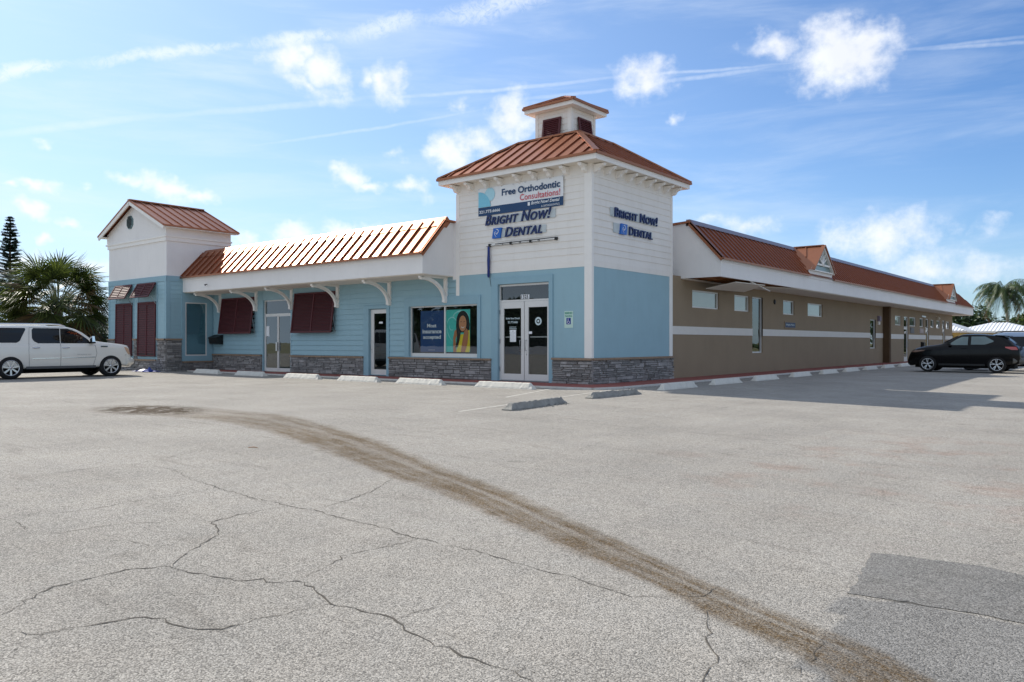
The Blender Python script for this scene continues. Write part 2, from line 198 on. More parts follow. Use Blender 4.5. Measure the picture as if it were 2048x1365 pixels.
# ------------------------------------------------------------------ mesh builder
class MB:
    def __init__(s): s.v = []; s.f = []; s.smooth = []
    def add(s, vs, fs, smooth=False):
        o = len(s.v); s.v += [tuple(map(float, p)) for p in vs]; s.f += [tuple(i+o for i in f) for f in fs]; s.smooth += [smooth]*len(fs); return s
    def quad(s, a, b, c, d): return s.add([a, b, c, d], [(0, 1, 2, 3)])
    def poly(s, pts): return s.add(pts, [tuple(range(len(pts)))])
    def box(s, x0, y0, z0, x1, y1, z1):
        x0, x1 = sorted((x0, x1)); y0, y1 = sorted((y0, y1)); z0, z1 = sorted((z0, z1))
        return s.add([(x0, y0, z0), (x1, y0, z0), (x1, y1, z0), (x0, y1, z0), (x0, y0, z1), (x1, y0, z1), (x1, y1, z1), (x0, y1, z1)],
                     [(0, 3, 2, 1), (4, 5, 6, 7), (0, 1, 5, 4), (1, 2, 6, 5), (2, 3, 7, 6), (3, 0, 4, 7)])
    def hexa(s, p):  # eight corners, bottom ring then top ring
        return s.add(p, [(0, 3, 2, 1), (4, 5, 6, 7), (0, 1, 5, 4), (1, 2, 6, 5), (2, 3, 7, 6), (3, 0, 4, 7)])
    def prism(s, pts, d):  # extrude a 3-D polygon by vector d
        n = len(pts); q = [tuple(Vector(p)+Vector(d)) for p in pts]
        return s.add(list(pts)+q, [tuple(range(n))[::-1], tuple(range(n, 2*n))]+[(i, (i+1) % n, (i+1) % n+n, i+n) for i in range(n)])
    def bar(s, a, b, w, h, up=(0, 0, 1)):  # rectangular bar from a to b
        a = Vector(a); b = Vector(b); d = (b-a).normalized(); u = Vector(up); sx = d.cross(u)
        if sx.length < 1e-5: sx = d.cross(Vector((1, 0, 0)))
        sx.normalize(); u = sx.cross(d).normalized(); sx *= w/2; u *= h/2
        return s.hexa([a-sx-u, a+sx-u, b+sx-u, b-sx-u, a-sx+u, a+sx+u, b+sx+u, b-sx+u])
    def tube(s, pts, r, n=8, cap=True, smooth=True):
        pts = [Vector(p) for p in pts]; rs = r if isinstance(r, (list, tuple)) else [r]*len(pts); vs = []; fs = []
        for i, p in enumerate(pts):
            d = (pts[min(i+1, len(pts)-1)]-pts[max(i-1, 0)]).normalized()
            a = d.cross(Vector((0, 0, 1))); 
            if a.length < 1e-3: a = d.cross(Vector((1, 0, 0)))
            a.normalize(); b = d.cross(a)
            for k in range(n):
                t = 2*math.pi*k/n; vs.append(p+a*math.cos(t)*rs[i]+b*math.sin(t)*rs[i])
        for i in range(len(pts)-1):
            for k in range(n): fs.append((i*n+k, i*n+(k+1) % n, (i+1)*n+(k+1) % n, (i+1)*n+k))
        s.add(vs, fs, smooth)
        if cap: s.add(vs[:n], [tuple(range(n))]); s.add(vs[-n:], [tuple(range(n))[::-1]])
        return s
    def lathe(s, prof, c, axis='z', n=24, smooth=True):  # prof: (radius, height)
        vs = []; fs = []
        for r, h in prof:
            for k in range(n):
                t = 2*math.pi*k/n; a, b = r*math.cos(t), r*math.sin(t)
                vs.append({'z': (c[0]+a, c[1]+b, c[2]+h), 'y': (c[0]+a, c[1]+h, c[2]+b), 'x': (c[0]+h, c[1]+a, c[2]+b)}[axis])
        for i in range(len(prof)-1):
            for k in range(n): fs.append((i*n+k, i*n+(k+1) % n, (i+1)*n+(k+1) % n, (i+1)*n+k))
        return s.add(vs, fs, smooth)
    def build(s, name, m, parent=None, local=False):
        me = bpy.data.meshes.new(name)
        off = Vector((0, 0, 0))
        if parent is not None and not local:
            p = parent
            while p is not None: off += p.location; p = p.parent
        vs = [(a-off.x, b-off.y, c-off.z) for a, b, c in s.v]
        me.from_pydata(vs, [], s.f); me.polygons.foreach_set('use_smooth', s.smooth)
        for mm in (m if isinstance(m, (list, tuple)) else [m]): me.materials.append(mm)
        me.validate(); me.update()
        o = bpy.data.objects.new(name, me); COL.objects.link(o)
        if parent is not None: o.parent = parent
        return o
def tag(o, label=None, cat=None, group=None, kind=None):
    if label: o['label'] = label
    if cat: o['category'] = cat
    if group: o['group'] = group
    if kind: o['kind'] = kind
    return o
def thing(name, label, cat, loc=(0, 0, 0), rz=0, group=None):
    o = bpy.data.objects.new(name, None); COL.objects.link(o); o.location = loc; o.rotation_euler = (0, 0, rz); o.empty_display_size = .2
    return tag(o, label, cat, group)
def copy_tree(o, parent=None):
    c = o.copy(); COL.objects.link(c)
    if parent is not None: c.parent = parent
    for ch in list(o.children):
        if ch.name in scene.objects: copy_tree(ch, c)
    return c
# plane frames: F(u, z, d) is a point on the front wall (y=0, out = -y); S(u, z, d) on the side wall (x=0, out = +x)
def Fp(y0=0.0): return lambda u, z, d=0: (u, y0-d, z)
def Sp(x0=0.0): return lambda u, z, d=0: (x0+d, u, z)
def pbox(mb, P, u0, z0, u1, z1, d0, d1):
    return mb.hexa([P(u0, z0, d0), P(u1, z0, d0), P(u1, z0, d1), P(u0, z0, d1), P(u0, z1, d0), P(u1, z1, d0), P(u1, z1, d1), P(u0, z1, d1)])
def wall_flat(mb, P, u0, u1, z0, z1, holes, d=0, reveal=.12):
    us = sorted({u0, u1, *[h[0] for h in holes], *[h[2] for h in holes]}); zs = sorted({z0, z1, *[h[1] for h in holes], *[h[3] for h in holes]})
    us = [u for u in us if u0 <= u <= u1]; zs = [z for z in zs if z0 <= z <= z1]
    for i in range(len(us)-1):
        for j in range(len(zs)-1):
            uc = (us[i]+us[i+1])/2; zc = (zs[j]+zs[j+1])/2
            if any(h[0] < uc < h[2] and h[1] < zc < h[3] for h in holes): continue
            mb.quad(P(us[i], zs[j], d), P(us[i+1], zs[j], d), P(us[i+1], zs[j+1], d), P(us[i], zs[j+1], d))
    for a, b, c, e in holes:
        e2 = -reveal
        mb.quad(P(a, b, d), P(a, e, d), P(a, e, e2), P(a, b, e2)); mb.quad(P(c, b, d), P(c, e, d), P(c, e, e2), P(c, b, e2))
        mb.quad(P(a, e, d), P(c, e, d), P(c, e, e2), P(a, e, e2)); mb.quad(P(a, b, d), P(c, b, d), P(c, b, e2), P(a, b, e2))
def siding(mb, P, u0, u1, z0, z1, holes=(), row=.19, thick=.016, d=.0):
    zb = []; z = z0
    while z < z1-1e-6: zb.append((z, min(z+row, z1))); z += row
    for a, b in zb:
        cuts = sorted({a, b, *[h[1] for h in holes if a < h[1] < b], *[h[3] for h in holes if a < h[3] < b]})
        for i in range(len(cuts)-1):
            c0, c1 = cuts[i], cuts[i+1]; zc = (c0+c1)/2
            hs = [h for h in holes if h[1] < zc < h[3]]
            us = sorted({u0, u1, *[min(max(h[0], u0), u1) for h in hs], *[min(max(h[2], u0), u1) for h in hs]})
            t0 = d+thick*(1-(c0-a)/row); t1 = d+thick*(1-(c1-a)/row)
            for j in range(len(us)-1):
                uc = (us[j]+us[j+1])/2
                if any(h[0] < uc < h[2] for h in hs): continue
                mb.quad(P(us[j], c0, t0), P(us[j+1], c0, t0), P(us[j+1], c1, t1), P(us[j], c1, t1))
                if i == 0: mb.quad(P(us[j], c0, d-.001), P(us[j+1], c0, d-.001), P(us[j+1], c0, t0), P(us[j], c0, t0))
def stones(mb, P, u0, u1, z0, z1, d=.02, rnd=random.Random(3)):
    z = z0
    while z < z1-.02:
        h = rnd.choice([.06, .075, .09, .11, .14]); h = min(h, z1-z)
        if z1-(z+h) < .04: h = z1-z
        u = u0-rnd.uniform(0, .1)
        while u < u1:
            l = rnd.uniform(.14, .48); a = max(u, u0); b = min(u+l, u1)
            if b-a > .02:
                t = d+rnd.uniform(.03, .075); g = .004
                e = .008
                if h > .1 and rnd.random() < .45:
                    m = h*rnd.uniform(.4, .6)
                    for q0, q1 in ((z, z+m), (z+m, z+h)):
                        tt = d+rnd.uniform(.03, .075)
                        mb.hexa([P(a+g, q0+g, d-.01), P(b-g, q0+g, d-.01), P(b-g-e, q0+g+e, tt), P(a+g+e, q0+g+e, tt), P(a+g, q1-g, d-.01), P(b-g, q1-g, d-.01), P(b-g-e, q1-g-e, tt), P(a+g+e, q1-g-e, tt)])
                else:
                    mb.hexa([P(a+g, z+g, d-.01), P(b-g, z+g, d-.01), P(b-g-e, z+g+e, t), P(a+g+e, z+g+e, t+rnd.uniform(-.01, .01)), P(a+g, z+h-g, d-.01), P(b-g, z+h-g, d-.01), P(b-g-e, z+h-g-e, t), P(a+g+e, z+h-g-e, t)])
            u += l
        z += h
def frame_ring(mb, P, u0, z0, u1, z1, wl, wr, wb, wt, d0, d1):
    pbox(mb, P, u0, z0, u0+wl, z1, d0, d1); pbox(mb, P, u1-wr, z0, u1, z1, d0, d1)
    if wt: pbox(mb, P, u0+wl, z1-wt, u1-wr, z1, d0, d1-.002)
    if wb: pbox(mb, P, u0+wl, z0, u1-wr, z0+wb, d0, d1-.002)
def text_mesh(txt, width, height, depth=0.0, bold=0.0, shear=0.0, small=None, space=1.0):
    """vertices normalised to a width x height box (x right, y up, z out)"""
    cu = bpy.data.curves.new('t', 'FONT'); cu.body = txt; cu.offset = bold; cu.shear = shear; cu.extrude = .5 if depth else 0; cu.resolution_u = 3; cu.space_character = space
    if small:
        cu.small_caps_scale = small
        for i, ch in enumerate(txt):
            if ch.islower(): cu.body_format[i].use_small_caps = True
    ob = bpy.data.objects.new('t', cu); COL.objects.link(ob); dg = bpy.context.evaluated_depsgraph_get(); dg.update()
    me = bpy.data.meshes.new_from_object(ob.evaluated_get(dg))
    vs = np.array([v.co[:] for v in me.vertices]); fs = [tuple(p.vertices) for p in me.polygons]
    bpy.data.objects.remove(ob); bpy.data.curves.remove(cu); bpy.data.meshes.remove(me)
    mn = vs.min(0); mx = vs.max(0); sc = np.array([width/(mx[0]-mn[0]), height/(mx[1]-mn[1]), depth])
    vs = (vs-mn)*sc if depth else np.c_[(vs[:, :2]-mn[:2])*sc[:2], np.zeros(len(vs))]
    return vs, fs
def put_text(mb, P, txt, u0, z0, u1, z1, d, depth=0, **k):
    vs, fs = text_mesh(txt, abs(u1-u0), z1-z0, depth, **k)
    return mb.add([P(u0+(a if u1 > u0 else -a), z0+b, d+c) for a, b, c in vs], fs)
# ------------------------------------------------------------------ ground
def gz(x, y):
    f = min(max((16-y)/12, 0), 1); return -0.015*min(max(x-1.5, 0), 14)*f
def gz_np(x, y): return -0.015*np.clip(x-1.5, 0, 14)*np.clip((16-y)/12, 0, 1)
def ground_material():
    m = bpy.data.materials.new('worn_asphalt'); m.use_nodes = True; nt = m.node_tree; N = nt.nodes; Lk = nt.links
    b = N['Principled BSDF']; b.inputs['Roughness'].default_value = .92; b.inputs['Specular IOR Level'].default_value = .25
    tc = N.new('ShaderNodeTexCoord'); O = tc.outputs['Object']
    def noise(s, d, r=.6, v=O, dist=0):
        n = N.new('ShaderNodeTexNoise'); n.inputs['Scale'].default_value = s; n.inputs['Detail'].default_value = d; n.inputs['Roughness'].default_value = r; n.inputs['Distortion'].default_value = dist
        Lk.new(v, n.inputs['Vector']); return n.outputs['Fac']
    def mr(x, a, c, d, e, smooth=False):
        n = N.new('ShaderNodeMapRange'); Lk.new(x, n.inputs[0]); n.inputs[1].default_value = a; n.inputs[2].default_value = c; n.inputs[3].default_value = d; n.inputs[4].default_value = e
        if smooth: n.interpolation_type = 'SMOOTHSTEP'
        return n.outputs[0]
    def op(o, a, c, clamp=False):
        n = N.new('ShaderNodeMath'); n.operation = o; n.use_clamp = clamp
        for i, v in enumerate((a, c)):
            if isinstance(v, (int, float)): n.inputs[i].default_value = v
            else: Lk.new(v, n.inputs[i])
        return n.outputs[0]
    def mix(f, a, c, bt='MIX'):
        n = N.new('ShaderNodeMix'); n.data_type = 'RGBA'; n.blend_type = bt
        if isinstance(f, (int, float)): n.inputs[0].default_value = f
        else: Lk.new(f, n.inputs[0])
        for i, v in ((6, a), (7, c)):
            if isinstance(v, tuple): n.inputs[i].default_value = v
            else: Lk.new(v, n.inputs[i])
        return n.outputs[2]
    def attr(nm):
        a = N.new('ShaderNodeAttribute'); a.attribute_name = nm; return a.outputs['Fac']
    # stones of the surface: pale chips with dark pits between them
    vo = N.new('ShaderNodeTexVoronoi'); vo.inputs['Scale'].default_value = 120; Lk.new(O, vo.inputs['Vector'])
    vo.feature = 'F1'
    cell = N.new('ShaderNodeSeparateColor'); Lk.new(vo.outputs['Color'], cell.inputs[0])
    chips = mr(cell.outputs[0], 0, 1, .62, 1.36)
    pits = mr(vo.outputs['Distance'], .45, .80, 1.0, .50, True)
    fine = mr(noise(210, 3, .7), .3, .7, .70, 1.30)
    mid = mr(noise(14, 6, .7), .3, .7, .90, 1.10)
    big = mr(noise(.55, 6, .62), .3, .7, .86, 1.12)
    k = op('MULTIPLY', op('MULTIPLY', chips, pits), op('MULTIPLY', fine, op('MULTIPLY', mid, big)))
    base = mix(mr(noise(2.2, 5), .35, .65, 0, 1), (.425, .394, .350, 1), (.380, .357, .322, 1))
    # dark scuffs running along the drive lane
    mp = N.new('ShaderNodeMapping'); mp.inputs['Rotation'].default_value = (0, 0, .15); mp.inputs['Scale'].default_value = (.55, 3.2, 1); Lk.new(O, mp.inputs[0])
    sc = mr(noise(1.1, 7, .68, mp.outputs[0], .4), .52, .78, 0, .42, True)
    base = mix(sc, base, (.15, .13, .105, 1))
    oil = mr(noise(1.9, 4, .5), .66, .76, 0, .30, True)
    base = mix(oil, base, (.14, .125, .105, 1))
    speck = mr(noise(26, 2, .5), .70, .76, 0, .75, True)
    base = mix(speck, base, (.10, .09, .075, 1))
    # reddish clay marks on the right
    red = op('MULTIPLY', mr(noise(1.3, 5, .6), .50, .70, 0, .5, True), attr('clay'))
    base = mix(red, base, (.34, .235, .185, 1))
    base = mix(op('MULTIPLY', mr(op('ADD', attr('repair'), op('MULTIPLY', op('SUBTRACT', noise(6, 5, .7), .5), .5)), .35, .75, 0, 1, True), .75), base, (.235, .230, .222, 1))
    # oily drip track: u along it, v across it
    cv = N.new('ShaderNodeCombineXYZ'); Lk.new(op('MULTIPLY', attr('stain_u'), .35), cv.inputs[0]); Lk.new(op('MULTIPLY', attr('stain_v'), 1.7), cv.inputs[1])
    streak = noise(2.2, 6, .6, cv.outputs[0])
    av = op('ABSOLUTE', attr('stain_v'), 0)
    body = mr(op('ADD', av, op('MULTIPLY', op('SUBTRACT', noise(5, 5, .7), .5), .7)), .62, 1.15, 1, 0, True)
    gap = mr(op('ABSOLUTE', op('SUBTRACT', attr('stain_v'), op('ADD', .22, op('MULTIPLY', op('SUBTRACT', noise(1.4, 3), .5), .25))), 0), .02, .22, .62, 1, True)
    st = op('MULTIPLY', op('MULTIPLY', body, gap), mr(streak, .32, .58, .55, 1))
    st = op('MULTIPLY', st, op('MULTIPLY', mr(noise(55, 4, .8), .34, .60, .40, 1.0), mr(noise(3.5, 6, .75), .32, .56, .55, 1.0)))
    st = op('MULTIPLY', op('MULTIPLY', st, attr('stain_m')), 1.15, True)
    base = mix(st, base, (.130, .080, .030, 1))
    bl = op('MULTIPLY', attr('blob'), mr(noise(3.2, 6, .7), .36, .56, 0, 1.4, True), True)
    base = mix(bl, base, (.07, .045, .022, 1))
    vm = N.new('ShaderNodeVectorMath'); vm.operation = 'SCALE'; Lk.new(base, vm.inputs[0]); Lk.new(k, vm.inputs['Scale'])
    Lk.new(vm.outputs[0], b.inputs['Base Color'])
    bp = N.new('ShaderNodeBump'); bp.inputs['Strength'].default_value = .55; bp.inputs['Distance'].default_value = .010
    Lk.new(op('ADD', op('MULTIPLY', pits, 1.2), fine), bp.inputs['Height']); Lk.new(bp.outputs[0], b.inputs['Normal'])
    return m
M_ASPH = ground_material()
def build_ground():
    xs = np.unique(np.round(np.concatenate([np.linspace(-70, -30, 9), np.arange(-30, -8, 1.0), np.arange(-8, 16, .12), np.arange(16, 40, 1.5), np.linspace(40, 70, 5)]), 3))
    ys = np.unique(np.round(np.concatenate([np.linspace(-60, -21, 12), np.arange(-21, -8, .12), np.arange(-8, 20, .8), np.linspace(20, 90, 12)]), 3))
    nx, ny = len(xs), len(ys); X, Y = np.meshgrid(xs, ys); X = X.ravel(); Y = Y.ravel()
    Z = gz_np(X, Y)
    me = bpy.data.meshes.new('parking_lot'); idx = np.arange(nx*ny).reshape(ny, nx)
    q = np.stack([idx[:-1, :-1], idx[:-1, 1:], idx[1:, 1:], idx[1:, :-1]], -1).reshape(-1, 4)
    me.vertices.add(nx*ny); me.vertices.foreach_set('co', np.stack([X, Y, Z], 1).ravel())
    me.loops.add(q.size); me.loops.foreach_set('vertex_index', q.ravel()); me.polygons.add(len(q))
    me.polygons.foreach_set('loop_start', np.arange(0, q.size, 4)); me.polygons.foreach_set('loop_total', np.full(len(q), 4))
    me.update(calc_edges=True)
    S = np.array(DATA['stain']); P = S[:, :2]; W = S[:, 2]*.78
    seg = P[1:]-P[:-1]; L = np.hypot(*seg.T); cum = np.r_[0, np.cumsum(L)]
    best = np.full(len(X), 1e9); U = np.zeros(len(X)); V = np.zeros(len(X))
    for i in range(len(seg)):
        dx = X-P[i, 0]; dy = Y-P[i, 1]; t = (dx*seg[i, 0]+dy*seg[i, 1])/L[i]**2
        lo = -9 if i == 0 else 0; hi = 9 if i == len(seg)-1 else 1
        tc = np.clip(t, lo, hi); ex = dx-tc*seg[i, 0]; ey = dy-tc*seg[i, 1]; dd = np.hypot(ex, ey)
        sg = np.sign(seg[i, 0]*dy-seg[i, 1]*dx); wd = W[i]+(W[i+1]-W[i])*np.clip(tc, 0, 1)
        m = dd < best; best[m] = dd[m]; U[m] = (cum[i]+tc*L[i])[m]; V[m] = (sg*dd/wd)[m]
    M = np.clip((U+1.2)/4.5, 0, 1)*(np.abs(V) < 3)
    M = np.clip(M, 0, 1)*(.55+.45*np.clip((U-1)/6, 0, 1))
    bx, by = DATA['blob']; B = np.clip(1.8-1.8*np.hypot((X-bx)/1.7, (Y-by)/.95), 0, 1)
    C = np.clip(1-np.hypot((X-10.8)/3.2, (Y+9.5)/4.5), 0, 1)
    PP = np.array(DATA['p2']); ins = np.zeros(len(X), bool)
    for (ax, ay), (bx_, by_) in zip(PP, np.roll(PP, -1, 0)):
        cnd = ((ay > Y) != (by_ > Y)); xi = (bx_-ax)*(Y-ay)/(by_-ay+1e-12)+ax; ins ^= cnd & (X < xi)
    for nm, arr in (('repair', ins.astype(float)), ('stain_u', U), ('stain_v', np.clip(V, -4, 4)), ('stain_m', M), ('blob', B), ('clay', np.clip(C*1.8, 0, 1))):
        a = me.attributes.new(nm, 'FLOAT', 'POINT'); a.data.foreach_set('value', arr.astype(np.float32))
    me.materials.append(M_ASPH)
    o = bpy.data.objects.new('parking_lot', me); COL.objects.link(o); tag(o, 'pale cracked asphalt parking lot in front of the building', kind='structure')
    return o
lot = build_ground()
# crack strips, lying in the surface
M_CRACK = mat('crack_dirt', lin(78, 73, 66), .95, var=.3, vscale=20)
rc = random.Random(5); mb = MB()
for wd, pts in DATA['cracks']:
    P = []
    for (x0, y0), (x1, y1) in zip(pts[:-1], pts[1:]):
        n = max(1, int(math.hypot(x1-x0, y1-y0)/.05)); L = math.hypot(x1-x0, y1-y0) or 1
        for i in range(n):
            t = i/n; j = rc.gauss(0, .011); P.append((x0+(x1-x0)*t-(y1-y0)/L*j, y0+(y1-y0)*t+(x1-x0)/L*j))
    P.append(tuple(pts[-1]))
    Ls = []; Rs = []
    for i, p in enumerate(P):
        a = P[max(i-1, 0)]; b = P[min(i+1, len(P)-1)]; dx, dy = b[0]-a[0], b[1]-a[1]; l = math.hypot(dx, dy) or 1
        h = wd*.66*rc.uniform(.10, .80)*min(1, .3+i*.1, .3+(len(P)-1-i)*.1)
        z = gz(*p)+.003
        Ls.append((p[0]-dy/l*h, p[1]+dx/l*h, z)); Rs.append((p[0]+dy/l*h, p[1]-dx/l*h, z))
    n = len(P); mb.add(Ls+Rs, [(i, i+1, n+i+1, n+i) for i in range(n-1)])
tag(mb.build('pavement_cracks', M_CRACK), 'thin dark cracks branching across the pale asphalt', kind='structure')
# darker repair patches
def patch(name, pts, m, z, label):
    P = []
    for i in range(len(pts)):
        a, b = pts[i], pts[(i+1) % len(pts)]; n = max(1, int(math.dist(a, b)/.06)) if math.dist(a, b) < 6 else 12
        for k in range(n):
            t = k/n; P.append((a[0]+(b[0]-a[0])*t+rc.gauss(0, .008), a[1]+(b[1]-a[1])*t+rc.gauss(0, .008)))
    o = MB().poly([(x, y, gz(x, y)+z) for x, y in P]); 
    return tag(o.build(name, m), label, kind='structure')
def tinted_asphalt(name, k):
    m = M_ASPH.copy(); m.name = name; N = m.node_tree.nodes; Lk = m.node_tree.links
    b = N['Principled BSDF']; src = b.inputs['Base Color'].links[0].from_socket
    s = N.new('ShaderNodeVectorMath'); s.operation = 'MULTIPLY'; Lk.new(src, s.inputs[0]); s.inputs[1].default_value = k; Lk.new(s.outputs[0], b.inputs['Base Color']); return m
patch('asphalt_patch', DATA['p1'], tinted_asphalt('dark_patch_asphalt', (.64, .66, .69)), .0035, 'darker grey asphalt repair patch')
# outer ground to the horizon
M_GRASS = mat('dry_grass_ground', lin(112, 110, 72), .95, var=.35, vscale=2.5, bump=.6, bscale=30, dirt=.5, dcol=lin(150, 132, 90))
mb = MB(); o = 1500
mb.quad((-o, -o, -.32), (o, -o, -.32), (o, o, -.32), (-o, o, -.32))
tag(mb.build('grass_ground', M_GRASS), 'grass and bare ground beyond the parking lot', kind='structure')
mb = MB(); mb.box(-70, -3.2, -.3, -27.5, 40, .03)
tag(mb.build('grass_verge', M_GRASS), 'dry grass verge beside the gabled tower', kind='structure')
# walkway
WZ = .06
wk = [(-21.0, -1.25), (-14, -1.2), (-3.2, -1.15), (-1.4, -1.45), (.9, -1.30), (1.2, -.3), (1.2, 56), (0, 56), (0, 0), (-21.0, 0)]
mb = MB(); mb.prism([(x, y, gz(x, y)+WZ-.25 if False else -.2) for x, y in wk], (0, 0, .2+WZ))
tag(mb.build('walkway', M_WALK), 'red painted concrete walkway round the foot of the building', kind='structure')
mb = MB()
ed = wk[:7]
for a, b in zip(ed[:-1], ed[1:]):
    d = Vector((b[0]-a[0], b[1]-a[1], 0)).normalized(); nrm = Vector((d.y, -d.x, 0))*.11
    A = Vector((a[0], a[1], -.2)); B = Vector((b[0], b[1], -.2)); mb.prism([A, B, B+nrm, A+nrm], (0, 0, .2+WZ-.01))
tag(mb.build('kerb', M_KERB), 'worn white painted kerb edge along the walkway', kind='structure')
# painted stall lines
M_PAINT = mat('worn_line_paint', lin(196, 192, 184), .8, var=.30, vscale=25)
mb = MB()
def line(a, b, wd=.07):
    d = Vector((b[0]-a[0], b[1]-a[1], 0)); L = d.length; d.normalize(); n = Vector((d.y, -d.x, 0))*wd/2; t = 0
    while t < L:
        s = min(L, t+rc.uniform(.35, .9)); p = Vector((*a, 0))+d*t; q = Vector((*a, 0))+d*(s-rc.uniform(0, .05))
        mb.add([(p.x-n.x, p.y-n.y, gz(p.x, p.y)+.004), (q.x-n.x, q.y-n.y, gz(q.x, q.y)+.004), (q.x+n.x, q.y+n.y, gz(q.x, q.y)+.004), (p.x+n.x, p.y+n.y, gz(p.x, p.y)+.004)], [(0, 1, 2, 3)]); t = s
line((1.3, -.45), (2.65, -8.6)); line((-.2, -1.7), (1.0, -5.2), .07)
tag(mb.build('stall_lines', M_PAINT), 'thin worn white stall lines painted on the asphalt', kind='structure')

# ------------------------------------------------------------------ the building
B = thing('commercial_building', 'single storey pale blue and taupe shop building with copper roofs and square corner tower', 'building', (-10, 12, 0))
F = Fp(0); S = Sp(0)
def part(name, mb, m, parent=None): return mb.build(name, m, parent or B)
XT = -21.1; FY = -2.26; TX0 = -5.48; TY1 = 5.06; SOF = 3.56; BW = 3.585
# --- openings in the front wall (x0, z0, x1, z1)
H_D1 = (-17.02, .06, -15.02, 3.14); H_D2 = (-10.03, .06, -9.03, 2.58); H_W = (-7.82, .80, -4.52, 2.60); H_D3 = (-3.62, .06, -1.55, 3.20)
front_holes = [H_D1, H_D2, H_W, H_D3]
mb = MB(); siding(mb, F, XT, TX0, .80, SOF, [(H_D1[0]-.05, 0, H_D1[2]+.05, 4), (-10.25, 0, -8.9, 2.72), (-8.02, .7, -4.4, 2.9)], row=.20, thick=.028)
part('siding', mb, M_BLUE)
mb = MB(); wall_flat(mb, F, TX0, -.05, .78, BW, [(-8, .7, -4.41, 2.88), (-3.88, 0, -1.42, 3.42)], d=.012, reveal=0); part('tower_wall', mb, M_BLUE)
mb = MB(); wall_flat(mb, F, XT, 0, -.2, SOF+.1, front_holes, d=-.004, reveal=.16); part('wall', mb, M_BLUE_TRIM)
mb = MB(); pbox(mb, F, H_D1[0]-.04, 3.14, H_D1[2]+.04, SOF, -.001, .01); part('wall_panel', mb, M_BLUE)
mb = MB(); wall_flat(mb, S, .05, TY1, .78, BW, [], d=.012, reveal=0); part('tower_wall', mb, M_BLUE)
# upper tower siding, both visible sides plus the hidden ones
mb = MB(); siding(mb, F, TX0, -.1, BW+.18, 6.42, row=.21, thick=.018); mb.quad(F(TX0, 6.42, 0), F(0, 6.42, 0), F(0, 6.9, 0), F(TX0, 6.9, 0)); pbox(mb, F, TX0, BW, -.1, BW+.18, -.01, .02)
pbox(mb, F, TX0, 6.36, 0, 6.66, -.01, .022)
part('tower_siding', mb, M_CREAM)
mb = MB(); siding(mb, S, .1, TY1, BW+.18, 6.42, row=.21, thick=.018); mb.quad(S(0, 6.42, 0), S(TY1, 6.42, 0), S(TY1, 6.9, 0), S(0, 6.9, 0)); pbox(mb, S, .1, BW, TY1, BW+.18, -.01, .02)
pbox(mb, S, 0, 6.36, TY1, 6.66, -.01, .022)
part('tower_siding', mb, M_CREAM)
mb = MB(); mb.quad((TX0, 0, 3.4), (TX0, TY1, 3.4), (TX0, TY1, 6.9), (TX0, 0, 6.9)); mb.quad((TX0, TY1, 3.4), (0, TY1, 3.4), (0, TY1, 6.9), (TX0, TY1, 6.9)); part('tower_back_wall', mb, M_CREAM)
# posts and corner boards
mb = MB(); mb.box(-.235, -.03, .84, .03, .085, 6.37); part('corner_board', mb, M_TRIM)
mb = MB(); mb.box(TX0-.02, -.028, 2.765, TX0+.13, 0, 6.36); part('corner_board', mb, M_TRIM)
mb = MB(); mb.box(.0, 4.83, .84, .028, 5.055, 3.60); part('corner_board', mb, M_TRIM)
mb = MB(); mb.box(0, 4.96, 3.6, .026, 5.06, 6.36); part('corner_board', mb, M_TRIM)
# stone skirt with cap
def skirt(P, u0, u1, z1=.775, z0=.0, cap=.065, seed=1):
    a = MB(); stones(a, P, u0, u1, z0, z1, rnd=random.Random(seed)); pbox(a, P, u0, z0, u1, z1, .001, .022)
    o = part('stone_skirt', a, M_STONE)
    c = MB(); u = u0; r = random.Random(seed+50)
    while u < u1-.01:
        v = min(u+r.uniform(.4, .6), u1); 
        if u1-v < .15: v = u1
        pbox(c, P, u+.003, z1, v-.003, z1+cap, .0, .115+r.uniform(-.004, .004)); u = v
    c.build('cap', M_CAP, o)
skirt(F, XT, H_D1[0]-.06, seed=2, z1=.72, cap=.06); skirt(F, H_D1[2]+.06, -10.31, seed=3, z1=.72, cap=.06); skirt(F, -8.88, -3.88, seed=4, z1=.72, cap=.06)
skirt(F, -1.41, .06, seed=5); skirt(S, .0, 5.07, seed=6)
# trim surrounds
def surround(P, u0, z0, u1, z1, iu0, iz0, iu1, iz1, d=.035, name='trim_surround', m=None):
    a = MB(); pbox(a, P, u0, z0, iu0, z1, 0, d); pbox(a, P, iu1, z0, u1, z1, 0, d); pbox(a, P, iu0, iz1, iu1, z1, 0, d-.002)
    if iz0 > z0+.001: pbox(a, P, iu0, z0, iu1, iz0, 0, d-.002)
    part(name, a, m or M_BLUE_TRIM)
surround(F, -17.10, .06, -14.93, 3.16, H_D1[0]+.0, .06, H_D1[2], 3.14, d=.02)
surround(F, -10.32, .06, -8.88, 2.70, H_D2[0], .06, H_D2[2], 2.58, d=.045)
surround(F, -8.04, .77, -4.38, 2.90, H_W[0], .80, H_W[2], 2.60, d=.05)
surround(F, -3.90, .06, -1.40, 3.42, H_D3[0], .06, H_D3[2], 3.20, d=.05)
